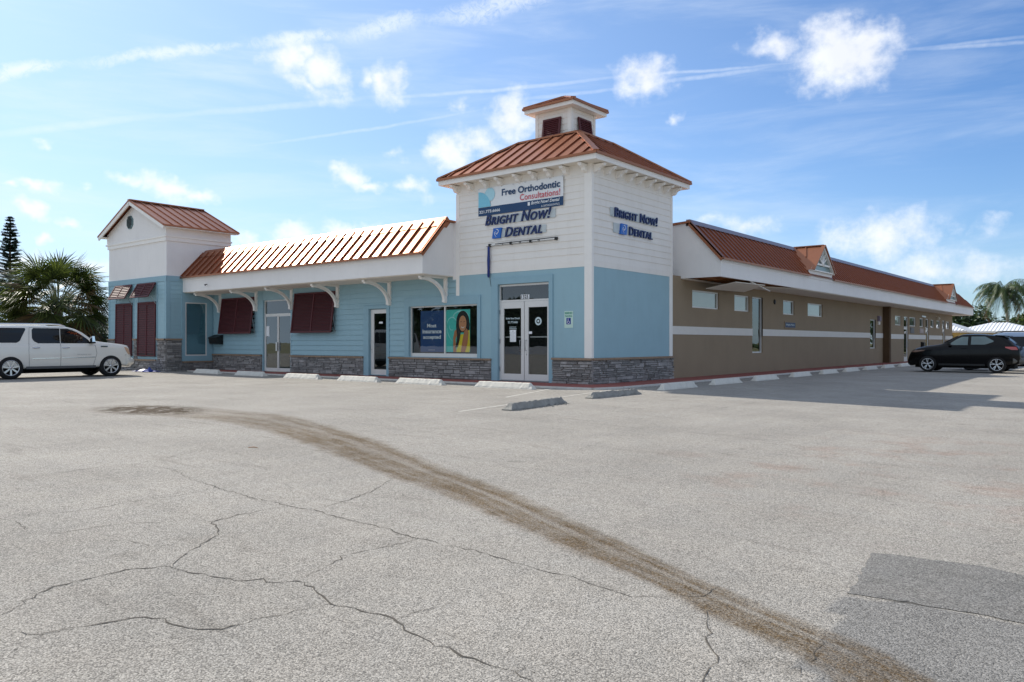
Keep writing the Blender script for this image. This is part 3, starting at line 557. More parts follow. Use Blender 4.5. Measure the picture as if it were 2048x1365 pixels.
# glazed units
def pane(P, u0, z0, u1, z1, d, parent, m=None, name='pane'):
    a = MB(); a.quad(P(u0, z0, d), P(u1, z0, d), P(u1, z1, d), P(u0, z1, d)); a.build(name, m or M_GLASS, parent)
def door_leaf(P, u0, z0, u1, z1, d, stile=.1, top=.1, bot=.2, hand=None, glassm=None, stl=None):
    a = MB(); frame_ring(a, P, u0, z0, u1, z1, stile, stl or stile, bot, top, d-.045, d); o = part('door', a, M_ALU)
    pane(P, u0+stile, z0+bot, u1-(stl or stile), z1-top, d-.02, o, glassm)
    if hand is not None:
        h = MB(); x = hand; h.tube([P(x, 1.05, d), P(x, 1.05, d+.07), P(x, 1.38, d+.07), P(x, 1.38, d)], .013, 6); h.build('handle', M_STEEL, o)
        k = MB(); k.lathe([(0, 0), (.022, 0), (.022, .02), (0, .02)], P(x, .93, d), 'y' if P is F else 'x', 10); k.build('lock', M_STEEL, o)
    return o
def frame(P, u0, z0, u1, z1, wl=.05, wb=.05, wt=.05, d0=-.11, d1=-.05, mull=(), trans=(), name='window', m=None):
    a = MB(); frame_ring(a, P, u0, z0, u1, z1, wl, wl, wb, wt, d0, d1)
    for x in mull: pbox(a, P, x-.03, z0+wb, x+.03, z1-wt, d0+.003, d1-.004)
    for z in trans: pbox(a, P, u0+wl, z-.03, u1-wl, z+.03, d0+.004, d1-.006)
    return part(name, a, m or M_ALU)
# door one (frosted pair under a dark transom)
o = frame(F, H_D1[0], .08, H_D1[2], 3.14, wl=.055, wb=.02, wt=.05, trans=(2.52,), name='door_frame'); pane(F, H_D1[0]+.055, 2.55, H_D1[2]-.055, 3.09, -.08, o)
door_leaf(F, -16.96, .10, -16.02, 2.49, -.05, .05, .06, .12, None, M_GLASS_F); dd = door_leaf(F, -16.0, .10, -15.08, 2.49, -.052, .05, .06, .12, None, M_GLASS_F)
h = MB(); pbox(h, F, -16.09, .95, -15.98, 1.32, -.06, .02); h.build('handle', M_STEEL, dd)
# door two
frame(F, H_D2[0], .08, H_D2[2], 2.58, wl=.02, wb=.02, wt=.02, name='door_frame', m=M_BLUE_TRIM)
door_leaf(F, -10.0, .10, -9.06, 2.55, -.05, .17, .15, .20, -9.93, None, .06)
# wide window
o = frame(F, H_W[0], .80, H_W[2], 2.60, wl=.045, wb=.13, wt=.045, mull=(-6.115,)); pane(F, -7.775, .93, -6.145, 2.555, -.08, o); pane(F, -6.085, .93, -4.565, 2.555, -.08, o)
# main entrance
o = frame(F, H_D3[0], .08, H_D3[2], 3.19, wl=.035, wb=.01, wt=.06, trans=(2.655,), name='door_frame'); pane(F, -3.585, 2.685, -1.585, 3.13, -.08, o)
door_leaf(F, -3.585, .10, -2.60, 2.62, -.05, .145, .21, .20, -2.72, None, .12); door_leaf(F, -2.575, .10, -1.585, 2.62, -.05, .15, .19, .20, -2.50, None, .09)
for hz in (.45, 1.35, 2.3):
    a = MB(); pbox(a, F, -3.61, hz-.07, -3.575, hz+.07, -.055, -.03); part('hinge', a, M_STEEL)
# address number on transom
a = MB(); pbox(a, F, -2.745, 2.70, -2.40, 2.84, -.074, -.070); nm = part('number_plate', a, M_WHITE)
a = MB(); put_text(a, F, '1325', -2.72, 2.71, -2.44, 2.83, -.068, bold=.03); a.build('numerals', M_BLACK, nm)
# sticker seal and notices in the doors
a = MB(); c = F(-2.03, 1.98, -.064)
def disc(a, P, u, z, r0, r1, d, n=28):
    vs = [P(u+r1*math.cos(2*math.pi*k/n), z+r1*math.sin(2*math.pi*k/n), d) for k in range(n)]
    if r0 <= 0: a.poly(vs)
    else:
        vs2 = [P(u+r0*math.cos(2*math.pi*k/n), z+r0*math.sin(2*math.pi*k/n), d) for k in range(n)]; a.add(vs+vs2, [(k, (k+1) % n, (k+1) % n+n, k+n) for k in range(n)])
M_TEALW = mat('pale_sticker', lin(205, 222, 224), .5, var=.02)
a = MB(); disc(a, F, -2.04, 1.98, .075, .13, -.066); disc(a, F, -2.04, 1.98, 0, .04, -.066)
tag(a.build('door_sticker', M_TEALW), 'round white ring seal stuck on the right entrance door glass', 'sticker')
a = MB(); r = random.Random(2)
put_text(a, F, 'Bright Now! Dental', -3.36, 2.04, -2.79, 2.12, -.066, bold=.02); put_text(a, F, '321.773.6666', -3.28, 1.93, -2.87, 2.00, -.066, bold=.02)
for i, wd in enumerate((.28, .30, .30, .28, .22)): pbox(a, F, -3.22, 1.80-.05*i, -3.22+wd, 1.815-.05*i, -.068, -.066)
tag(a.build('door_lettering', M_TEALW), 'small white lettering and opening hours on the left entrance door glass', 'lettering')
a = MB(); pbox(a, F, -3.19, 1.33, -2.94, 1.72, -.068, -.064); n1 = tag(a.build('paper_notice', M_WHITE), 'white paper notice taped inside the left entrance door', 'notice')
a = MB(); pbox(a, F, -3.09, 1.66, -3.04, 1.685, -.064, -.0625)
for i in range(8): pbox(a, F, -3.17, 1.62-.035*i, -2.97-.02*(i % 3), 1.628-.035*i, -.064, -.0625)
a.build('print', M_STEEL, n1)
a = MB(); pbox(a, F, -2.42, 1.58, -2.29, 1.66, -.068, -.064); tag(a.build('door_card', M_WHITE), 'small pale card behind the right entrance door glass above the push bar', 'card')
a = MB(); pbox(a, F, -9.55, 2.02, -9.35, 2.09, -.068, -.064); tag(a.build('door_card', M_WHITE), 'small white plate stuck on the narrow single door glass', 'card')
a = MB(); pbox(a, F, -16.90, 1.58, -16.68, 2.02, -.068, -.064); tag(a.build('paper_notice', M_WHITE), 'white paper notice on the frosted double door', 'notice')
for u0, u1 in ((-3.43, -2.72), (-2.42, -1.68)):
    a = MB(); a.bar(F(u0, 1.485, -.13), F(u1, 1.485, -.13), .03, .035); part('push_bar', a, M_STEEL)
# hinge side interiors: floor, back wall, ceiling close the shell
a = MB(); a.box(XT, 2.6, -.1, -.2, 2.7, 3.5); a.box(XT, .0, -.05, -.02, 2.6, .03); part('interior_wall', a, mat('interior_paint', lin(84, 84, 82), .9)) 
a = MB(); a.quad((XT, .2, 3.52), (-.02, .2, 3.52), (-.02, 53, 3.52), (XT, 53, 3.52)); part('ceiling', a, M_DARK)
a = MB(); a.quad((-8, 2.7, .02), (-.05, 2.7, .02), (-.05, 52.7, .02), (-8, 52.7, .02)); a.quad((-3, 2.7, 0), (-3, 52, 0), (-3, 52, 3.5), (-3, 2.7, 3.5)); part('floor', a, M_DARK)
# --- posters behind the wide window
M_PNAVY = mat('poster_navy', lin(14, 66, 122), .5, var=.02)
po = thing('window_poster', 'navy poster reading Most insurance accepted in the left half of the wide window', 'poster', (-6.8, .09, .98))
a = MB(); pbox(a, F, -7.35, .98, -6.20, 2.43, -.095, -.09); a.build('sheet', M_PNAVY, po)
for tx_, *bb in (('Most', -7.02, 1.84, -6.56, 1.97), ('insurance', -7.25, 1.63, -6.31, 1.77), ('accepted', -7.22, 1.40, -6.34, 1.57)):
    a = MB(); put_text(a, F, tx_, *bb, -.088, bold=.03); a.build('lettering', M_WHITE, po)
a = MB(); pbox(a, F, -6.95, 1.04, -6.62, 1.052, -.0895, -.088); a.build('small_print', M_STEEL, po)
po = thing('window_poster', 'teal poster of a smiling dark haired woman in yellow, right half of wide window', 'poster', (-5.5, .09, .98))
def flat(mname, col, pts, d, parent, nm):
    a = MB(); a.poly([F(-6.085+1.12*x, .98+1.46*y, d) for x, y in pts]); return a.build(nm, mat(mname, col, .55, var=.05, vscale=8), parent)
def blob(cx, cy, rx, ry, n=26, a0=0, a1=2*math.pi): return [(cx+rx*math.cos(a0+(a1-a0)*k/n), cy+ry*math.sin(a0+(a1-a0)*k/n)) for k in range(n)]
flat('poster_teal', lin(84, 206, 192), [(0, 0), (1, 0), (1, 1), (0, 1)], -.095, po, 'sheet')
a = MB()
def arcstrip(cx, cy, rx, ry, a0, a1, w, n=20):
    vs = []; 
    for k in range(n+1):
        t = a0+(a1-a0)*k/n; ww = w*(math.sin(math.pi*k/n)*.8+.2)
        for q in (-1, 1): vs.append(F(-6.085+1.12*(cx+(rx+q*ww)*math.cos(t)), .98+1.46*(cy+(ry+q*ww*.8)*math.sin(t)), -.0935))
    a.add(vs, [(2*k, 2*k+1, 2*k+3, 2*k+2) for k in range(n)])
arcstrip(.25, .62, .22, .20, .3, 3.4, .016); arcstrip(.62, .80, .34, .16, .2, 2.9, .022); arcstrip(.62, .62, .59, .45, 2.9, 4.1, .012); arcstrip(.24, .60, .10, .08, 2.6, 5.6, .014)
a.build('heart_outline', mat('poster_pale_teal', lin(164, 232, 226), .5), po)
SK = lin(196, 128, 84)
flat('poster_top', lin(244, 216, 46), [(.42, 0), (.98, 0), (1.0, .10), (.98, .52), (.92, .56), (.80, .42), (.62, .42), (.55, .30), (.48, .12)], -.092, po, 'yellow_top')
flat('poster_skin', SK, [(.30, 0), (.44, 0), (.40, .30), (.50, .46), (.44, .54), (.36, .50), (.30, .34)], -.0915, po, 'arm')
flat('poster_hair', lin(26, 16, 14), blob(.70, .70, .27, .27)[:14]+[(.42, .60), (.46, .40), (.44, .25), (.38, .10), (.50, .12), (.58, .30), (.62, .46), (.80, .46), (.98, .52), (.99, .66)], -.0908, po, 'hair')
flat('poster_skin', SK, [(.62, .0), (.80, 0), (.90, .20), (.95, .46), (.86, .56), (.76, .48), (.70, .30)], -.0900, po, 'arm')
flat('poster_face', lin(216, 150, 106), blob(.70, .67, .155, .185), -.0895, po, 'face')
flat('poster_smile', lin(245, 240, 232), [(.63, .605), (.70, .575), (.78, .60), (.77, .585), (.71, .555), (.65, .575)], -.089, po, 'smile')
for ex in (.63, .76): flat('poster_hair', None or lin(26, 16, 14), [(ex-.035, .70), (ex+.035, .715), (ex+.03, .725), (ex-.03, .712)], -.0888, po, 'eyelashes')
# --- accessible parking sign
so = thing('parking_sign', 'small green and white accessible parking sign on the blue tower wall', 'sign', (-.81, 0, 1.75))
a = MB(); pbox(a, F, -.975, 1.755, -.655, 2.265, .013, .02); a.build('plate', mat('pale_green_sign', lin(196, 222, 210), .5), so)
M_GREEN = mat('sign_green', lin(34, 140, 112), .5)
a = MB(); put_text(a, F, 'RESERVED', -.955, 2.17, -.675, 2.235, .022, bold=.03); a.build('lettering', M_GREEN, so)
a = MB(); put_text(a, F, 'PARKING', -.945, 2.08, -.685, 2.14, .022, bold=.02); a.build('lettering', M_GREEN, so)
a = MB(); pbox(a, F, -.895, 1.86, -.735, 2.055, .0205, .023); a.build('blue_field', mat('access_blue', lin(10, 40, 140), .5), so)
a = MB(); disc(a, F, -.83, 2.02, 0, .014, .025); pbox(a, F, -.838, 1.955, -.822, 2.0, .0235, .025)
vs = []; n = 18
for k in range(n+1):
    t = R(110)+R(250)*k/n
    for rr in (.034, .048): vs.append(F(-.818+rr*math.cos(t), 1.925+rr*math.sin(t), .025))
a.add(vs, [(2*k, 2*k+1, 2*k+3, 2*k+2) for k in range(n)]); pbox(a, F, -.83, 1.95, -.79, 1.962, .0235, .025); a.prism([F(-.795, 1.96, .0235), F(-.783, 1.955, .0235), F(-.765, 1.90, .0235), F(-.777, 1.90, .0235)], (0, -.0015, 0))
a.build('wheelchair_symbol', M_WHITE, so)

# --- taupe side wing
SW = [(6.61, 2.58, 8.90, 3.23, 'b'), (10.33, 2.58, 11.85, 3.23, 'b'), (12.14, .87, 13.27, 3.23, 'd'), (15.69, 2.59, 17.15, 3.24, 'g'), (18.98, 2.60, 21.22, 3.24, 'b'), (29.9, .96, 31.1, 2.69, 'g')]
h1 = [(a_, b_, c_, d_) for a_, b_, c_, d_, _ in SW]
a = MB(); wall_flat(a, S, TY1, 33.1, -.2, 1.60, [h for h in h1 if h[1] < 1.6], reveal=.13); wall_flat(a, S, TY1, 33.1, 1.60, SOF+.1, [(x, max(y, 1.60), u, v) for x, y, u, v in h1], reveal=.13); part('side_wall', a, M_TAUPE)
X2 = .25; S2 = Sp(X2)
SW2 = [(34.7, 2.43, 36.3, 3.05, 'b'), (38.6, 2.43, 40.5, 3.05, 'g'), (41.6, 2.42, 42.8, 3.04, 'g'), (45.2, 2.42, 46.4, 3.02, 'g'), (47.2, 2.41, 48.6, 3.0, 'g'), (50.8, 2.4, 52.2, 3.0, 'g')]
D2 = [(37.0, .06, 38.2), (43.5, .06, 44.5), (49.4, .06, 50.4)]
h2 = [(a_, b_, c_, d_) for a_, b_, c_, d_, _ in SW2]+[(x, z, u, 3.05) for x, z, u in D2]
a = MB(); wall_flat(a, S2, 33.1, 53.4, -.2, SOF+.1, h2, reveal=.13); a.quad((0, 33.1, 0), (X2, 33.1, 0), (X2, 33.1, 3.7), (0, 33.1, 3.7)); part('side_wall', a, M_TAUPE)
a = MB(); a.quad((X2, 53.4, -.1), (-12, 53.4, -.1), (-12, 53.4, 3.7), (X2, 53.4, 3.7)); a.quad((-12, 53.4, -.1), (-12, 3, -.1), (-12, 3, 3.7), (-12, 53.4, 3.7)); a.quad((-12, 3, -.1), (-21, 3, -.1), (-21, 3, 3.7), (-12, 3, 3.7)); part('back_wall', a, M_TAUPE)
a = MB(); a.box(0, 32.75, -.1, X2+.14, 33.12, SOF); part('wall_return', a, M_RETURN_SHADE)  # front-facing wall return, its shade put into the colour
# white painted band
a = MB(); u = TY1
for x, y in ((TY1, 12.14), (13.27, 29.9), (31.1, 32.74)): pbox(a, S, x, 1.595, y, 1.885, 0, .018)
for x, y in ((33.13, 36.95), (38.25, 43.45), (44.55, 49.35), (50.45, 53.4)): pbox(a, S2, x, 1.55, y, 1.85, 0, .018)
part('white_band', a, M_BAND)
def side_window(P, y0, z0, y1, z1, kind):
    o = frame(P, y0, z0, y1, z1, wl=.055, wb=.055, wt=.05, d0=-.12, d1=-.055)
    pane(P, y0+.055, z0+.055, y1-.055, z1-.05, -.09, o, M_GLASS_B if kind == 'b' else M_GLASS)
    if kind != 'd':
        a = MB(); z = z0+.06
        while z < z1-.05:
            a.quad(P(y0+.06, z, -.14), P(y1-.06, z, -.14), P(y1-.06, z+.032, -.125), P(y0+.06, z+.032, -.125)); z += .034
        a.build('blind', M_BLIND if kind == 'b' else mat('grey_blind', lin(120, 128, 128), .7), o)
for x, z, u, v, k in SW: side_window(S, x, z, u, v, 'd' if v-z > 1 else k)
for x, z, u, v, k in SW2: side_window(S2, x, z, u, v, k)
for x, z, u in D2:
    o = frame(S2, x, z, u, 3.05, wl=.06, wb=.03, wt=.06, trans=(2.35,), name='door_frame'); pane(S2, x+.06, 2.38, u-.06, 2.99, -.08, o); door_leaf(S2, x+.07, z+.03, u-.07, 2.31, -.05, .1, .12, .25, u-.13)
# --- canopies: fascia, soffit, mansard
YF = -1.5; FX1 = -5.62; FT = 4.26
def seam_roof(mb, a0, a1, b0, b1, n, rib=.045, wd=.035, skip=()):  # lower edge a0-a1, upper edge b0-b1
    a0, a1, b0, b1 = map(Vector, (a0, a1, b0, b1)); mb.quad(a0, a1, b1, b0); nrm = (a1-a0).cross(b0-a0).normalized()
    if nrm.z < 0: nrm = -nrm
    for k in range(n+1):
        if k in skip: continue
        t = k/n; p = a0.lerp(a1, t); q = b0.lerp(b1, t); mb.bar(p+nrm*rib/2, q+nrm*rib/2, wd, rib, nrm)
a = MB(); a.box(XT, YF, 3.585, FX1, YF+.1, FT); a.box(XT, YF-.03, FT-.13, FX1+.03, YF, FT)
a.prism([(FX1, YF+.1, 3.585), (FX1, 0, 3.585), (FX1, 0, 5.40), (FX1, -.52, 5.40), (FX1, YF+.05, FT+.04), (FX1, YF+.1, FT)], (-.08, 0, 0))
part('fascia', a, M_STUCCO)
a = MB(); a.box(XT, YF+.08, 3.56, FX1-.01, -.0, 3.60); part('soffit', a, M_SOFFIT)
a = MB(); e0 = (XT, -1.62, 4.25); e1 = (FX1+.04, -1.62, 4.25); t0 = (XT, -.50, 5.44); t1 = (FX1+.04, -.50, 5.44)
seam_roof(a, e0, e1, t0, t1, 30, .06)
a.bar((XT, -1.64, 4.235), (FX1+.06, -1.64, 4.235), .05, .07)                     # drip edge
a.bar((FX1+.03, -1.62, 4.27), (FX1+.03, -.50, 5.46), .16, .06, (0, -1, 1)); a.bar((FX1+.09, -1.62, 4.20), (FX1+.09, -.5, 5.39), .04, .14, (0, -1, 1))
a.bar((FX1+.03, -.50, 5.45), (FX1+.03, .4, 5.42), .14, .06)
a.prism([(XT, -.72, 5.24), (XT, -.40, 5.58), (XT, -.36, 5.58), (XT, -.2, 5.42), (XT, -.4, 5.2)], (FX1+.04-XT, 0, 0))
a.quad((XT, -.5, 5.40), (FX1+.04, -.5, 5.40), (FX1+.04, 3, 5.36), (XT, 3, 5.36)); a.quad((XT, 3, 5.36), (FX1, 3, 5.36), (FX1, 3, 3.5), (XT, 3, 3.5))
part('mansard_roof', a, M_ROOF)
# right canopy
XF = 1.5; Y0 = 5.72; Y1 = 55.0
a = MB(); a.box(XF-.1, Y0, 3.575, XF, Y1, 4.21); a.box(XF, Y0-.03, 4.09, XF+.03, Y1+.03, 4.21)
a.prism([(0, Y0, 3.575), (XF-.1, Y0, 3.575), (XF-.1, Y0, 4.21), (XF+.0, Y0, 4.24), (.37, Y0, 5.52), (-.4, Y0, 5.46), (-.4, Y0, 3.6)], (0, .1, 0))
a.box(-1.5, Y1-.1, 3.575, XF-.1, Y1, 4.21)
for yc in (16.2, 45.6): a.box(XF-.02, yc-1.55, 4.2, XF+.012, yc+1.55, 4.45)
part('fascia', a, M_STUCCO)
a = MB(); a.box(.0, 13.3, 3.55, XF-.09, Y1-.1, 3.59)
a.box(0, Y0+.1, 3.55, .12, 13.3, 3.59); a.prism([(XF-.09, 13.3, 3.55), (.12, 13.3, 3.55), (.12, 11.2, 3.55), (.5, 10.9, 3.55)], (0, 0, .04)); part('soffit', a, M_SOFFIT)
a = MB()
for i in range(13): a.box(.05, 5.95+i*.6, 3.60, XF-.1, 6.0+i*.6, 3.74)
a.box(.1, Y0+.1, 3.74, XF-.1, 13.3, 3.76); a.box(.68, Y0+.1, 3.575, .76, 13.3, 3.61); part('joist', a, M_WOOD)
a = MB(); a.hexa([(.35, 7.0, 3.26), (1.36, 7.3, 3.47), (1.42, 9.9, 3.50), (.45, 10.2, 3.30), (.35, 7.0, 3.285), (1.36, 7.3, 3.495), (1.42, 9.9, 3.525), (.45, 10.2, 3.325)]); part('fallen_soffit_panel', a, M_SOFFIT)
a = MB(); a.bar((1.42, 8.5, 3.56), (1.10, 11.2, 3.36), .05, .03); part('hanging_strip', a, M_TRIM)
a = MB(); Rf = [(Y0-.04, 14.55), (17.85, 43.95), (47.25, Y1+.05)]
lo = lambda y: (XF+.10, y, 4.20); hi = lambda y: (.37, y, 5.53)
n = 116
a.quad(lo(Y0-.04), lo(Y1+.05), hi(Y1-1.2), hi(Y0-.04))
for k in range(n+1):
    y = Y0-.02+k*.42
    if y > Y1-.05: break
    f = 1.0
    for yc in (16.2, 45.6):
        if abs(y-yc) < 1.5: f = 1-abs(1.5-abs(y-yc))/1.5
    p = Vector(lo(y)); q = Vector(hi(y)); 
    if y > Y1-1.2: q = p.lerp(q, (Y1-y)/1.2)
    if f < 1: p = q.lerp(p, .0+f)
    nr = Vector((.75, 0, .66)); a.bar(p+nr*.022, q+nr*.022, .035, .045, nr)
a.quad(lo(Y1+.05), (-1.5, Y1+.05, 4.2), (-1.5, Y1-1.2, 5.53), hi(Y1-1.2))
a.bar((XF+.11, Y0-.05, 4.185), (XF+.11, 14.6, 4.185), .05, .06); a.bar((XF+.11, 17.8, 4.185), (XF+.11, 44, 4.185), .05, .06); a.bar((XF+.11, 47.2, 4.185), (XF+.11, Y1+.06, 4.185), .05, .06)
a.bar((XF+.1, Y0-.03, 4.22), (.37, Y0-.03, 5.55), .16, .06, (1, 0, 1)); a.bar((XF+.1, Y0-.09, 4.15), (.37, Y0-.09, 5.48), .04, .14, (1, 0, 1)); a.bar((.37, Y0-.03, 5.545), (-.4, Y0-.03, 5.51), .14, .07)
a.quad((.37, Y0, 5.5), (.37, Y1-1.2, 5.5), (-3, Y1-1.2, 5.4), (-3, Y0, 5.4)); a.quad((-3, Y0, 5.4), (-3, Y1-1.2, 5.4), (-3, Y1-1.2, 3.5), (-3, Y0, 3.5)); a.quad((-3, Y0, 3.5), (-.4, Y0, 3.5), (-.4, Y0, 5.5), (-3, Y0, 5.4))
a.quad((-3, Y1-1.2, 3.5), (-1.5, Y1+.05, 4.2), (-1.5, Y1-1.2, 5.53), (-3, Y1-1.2, 5.4))
part('mansard_roof', a, M_ROOF)
a = MB(); a.prism([(.50, Y0, 5.45), (.35, Y0, 5.64), (.20, Y0, 5.64), (.2, Y0, 5.4)], (0, Y1-1.2-Y0, 0)); part('ridge_flashing', a, mat('grey_ridge_metal', lin(150, 138, 140), .4, metal=.5))
a = MB(); a.box(-3.0, 5.0, 3.5, -.38, 5.74, 5.42); part('unseen_gap_filler', a, M_STUCCO); a = MB(); a.box(FX1-.04, -.02, 3.40, TX0-.002, .3, 5.43); part('infill_wall', a, M_STUCCO)  # first box: unseen filler added to stop a sun strip between tower and wing
# far deck roof hides the hollow
a = MB(); a.quad((-12, 3, 3.9), (-3, 3, 3.9), (-3, 53.4, 3.9), (-12, 53.4, 3.9)); part('flat_roof', a, M_SOFFIT)
# dormers
def dormer(yc):
    A = Vector((XF+.02, yc, 5.62)); L_ = Vector((XF+.02, yc-1.46, 4.44)); R_ = Vector((XF+.02, yc+1.46, 4.44)); back = Vector((.30, yc, 5.62))
    ov = Vector((.12, 0, 0)); a = MB()
    for E_, sg in ((L_, -1), (R_, 1)):
        t = (Vector((.37, yc+sg*.15, 5.53))); low = Vector((XF+.02, E_.y, E_.z)); inner = Vector((1.29, E_.y, 4.44))
        a.add([tuple(A+ov), tuple(low+ov), tuple(inner), tuple(back)], [(0, 1, 2, 3)])
        nr = Vector((0, sg*.63, .78)); a.bar((A+ov)+nr*.015, (low+ov)+nr*.015, .16, .05, nr); a.bar(inner+nr*.03, back+nr*.03, .12, .04, nr)
        m0 = (A+back)/2; m1 = (low+inner)/2; a.bar((A*.45+back*.55)+nr*.02, low.lerp(inner, .75).lerp(A.lerp(back, .55), .55)+nr*.02, .035, .045, nr)
    a.bar(A+ov+Vector((0, 0, .02)), back+Vector((0, 0, .02)), .12, .05)
    o = part('dormer', a, M_ROOF)
    g = MB(); d = .08
    for E_ in (L_, R_): g.bar(A+Vector((d, 0, -.09)), E_+Vector((d, 0, -.02)), .07, .12, (1, 0, 0))
    for zz in (4.75,): 
        hw = 1.46*(5.62-zz)/1.18-.1; g.bar((XF+d, yc-hw, zz), (XF+d, yc+hw, zz), .06, .08)
    g.bar((XF+d, yc-1.4, 4.46), (XF+d, yc+1.4, 4.46), .06, .05)
    for t in (30, 55, 90, 125, 150):
        L2 = {30: .55, 55: .62, 90: .70, 125: .62, 150: .55}[t]; g.bar((XF+d, yc, 4.78), (XF+d, yc+L2*math.cos(R(t)), 4.78+L2*math.sin(R(t))), .05, .055, (1, 0, 0))
    g.lathe([(0, 0), (.14, 0), (.14, .04), (0, .04)], (XF+d, yc, 4.82), 'x', 14)
    g.build('sunburst_frame', M_TRIM, o)
    p = MB(); p.add([tuple(A+Vector((.02, 0, -.02))), tuple(L_+Vector((.02, .02, 0))), tuple(R_+Vector((.02, -.02, 0)))], [(0, 1, 2)]); p.build('pane', mat('dormer_backing', lin(120, 140, 140), .25), o)
dormer(16.2); dormer(45.6)
# --- brackets under the front canopy (curved knee brace, post, and scroll)
def bracket(x):
    a = MB(); n = 12; w_ = .055
    pts_o = []; pts_i = []
    for k in range(n+1):
        t = math.pi/2*k/n
        y = -1.18*(1-math.sin(t)); z = 2.72+.80*(1-math.cos(t)) if False else 0
    P0 = []; P1 = []
    for k in range(n+1):     # quarter arc from the wall foot to the soffit tip
        t = k/n*math.pi/2
        cy = -1.12+1.06*math.cos(t); cz = 2.74+.78*math.sin(t)
        nx_, nz_ = math.cos(t), math.sin(t); wd = .075
        P0.append((x-w_, cy-nx_*wd*0, cz)); P1.append((cy-nx_*wd*1.25, cz-nz_*wd*1.35))
    for k in range(n):
        y0, z0 = P0[k][1], P0[k][2]; y1, z1 = P0[k+1][1], P0[k+1][2]; a0, b0 = P1[k]; a1, b1 = P1[k+1]
        a.hexa([(x-w_, y0, z0), (x+w_, y0, z0), (x+w_, a0, b0), (x-w_, a0, b0), (x-w_, y1, z1), (x+w_, y1, z1), (x+w_, a1, b1), (x-w_, a1, b1)])
    a.box(x-.075, -.075, 2.68, x+.075, -.0, 3.56); a.box(x-.06, -1.25, 3.50, x+.06, -.07, 3.558)
    a.box(x-.065, -.16, 2.70, x+.065, -.07, 2.78); a.box(x-.06, -1.24, 3.42, x+.06, -1.12, 3.52); a.box(x-.055, -1.30, 3.47, x+.055, -1.24, 3.54)
    part('bracket', a, M_TRIM)
for x in (-20.46, -17.52, -14.92, -11.88, -8.86, -5.98): bracket(x)
# --- bahama shutters
def shutter(x0, x1, z1, z0, out, name='shutter', y=0.0, louvre=.06, mid=True, m=None, arms=True, P=None):
    # hinged at the top, swung out at the foot
    a = MB(); T = Vector((0, y-.04, z1)); Bt = Vector((0, y-.04-out, z0)); d = (Bt-T); L = d.length; d.normalize(); nr = Vector((0, d.z, -d.y))
    if nr.y > 0: nr = -nr
    def pt(u, s, h=0): q = T+d*s+nr*h; return Vector((u, q.y, q.z))
    fw = .07
    def slab(u0, u1, s0, s1, h0=0, h1=.045): a.hexa([pt(u0, s0, h0), pt(u1, s0, h0), pt(u1, s1, h0), pt(u0, s1, h0), pt(u0, s0, h1), pt(u1, s0, h1), pt(u1, s1, h1), pt(u0, s1, h1)])
    slab(x0, x0+fw, 0, L); slab(x1-fw, x1, 0, L); slab(x0+fw, x1-fw, 0, fw, 0, .043); slab(x0+fw, x1-fw, L-fw, L, 0, .043)
    if mid: slab((x0+x1)/2-.03, (x0+x1)/2+.03, fw, L-fw, 0, .041)
    o = part(name, a, M_MAROON)
    b = MB(); s = fw; bk = MB(); bk.add([tuple(pt(x0+fw, fw, .003)), tuple(pt(x1-fw, fw, .003)), tuple(pt(x1-fw, L-fw, .003)), tuple(pt(x0+fw, L-fw, .003))], [(0, 1, 2, 3)]); bk.build('gap_shade_sheet', M_BLACK, o)  # black sheet paints the shade seen in the gaps between slats
    while s < L-fw-louvre*.8:
        q = [pt(x0+fw, s, .006), pt(x1-fw, s, .006), pt(x1-fw, s+louvre*.80, .038), pt(x0+fw, s+louvre*.80, .038)]; b.add([tuple(v) for v in q], [(0, 1, 2, 3)])
        q = [pt(x0+fw, s+louvre*.80, .038), pt(x1-fw, s+louvre*.80, .038), pt(x1-fw, s+louvre*.83, .006), pt(x0+fw, s+louvre*.83, .006)]; b.add([tuple(v) for v in q], [(0, 1, 2, 3)]); s += louvre
    b.build('louvres', M_MAROON, o)
    if arms and out > .2:
        c = MB()
        for u in (x0+.05, x1-.05): c.bar((u, y-.02, z0+.05), tuple(pt(u, L*.55)), .03, .03)
        c.build('prop_arm', M_STEEL, o)
    return o
shutter(-20.25, -17.62, 3.32, 1.70, .21); shutter(-14.66, -12.0, 3.34, 1.70, .205)
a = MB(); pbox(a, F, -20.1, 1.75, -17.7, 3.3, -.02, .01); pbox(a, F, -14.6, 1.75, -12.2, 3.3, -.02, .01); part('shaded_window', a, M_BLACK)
# --- mailbox
mo = thing('wall_mailbox', 'black wall mailbox beside the tall window in the inner corner', 'mailbox', (-20.85, 0, 1.1))
a = MB(); a.prism([(-20.95, -.02, 1.22), (-20.95, -.30, 1.26), (-20.95, -.34, 1.52), (-20.95, -.02, 1.66)], (.72, 0, 0)); a.build('body', M_BLACK, mo)
a = MB(); a.prism([(-20.97, -.02, 1.68), (-20.97, -.36, 1.54), (-20.97, -.36, 1.50), (-20.97, -.02, 1.64)], (.76, 0, 0)); a.build('lid', M_BLACK, mo)
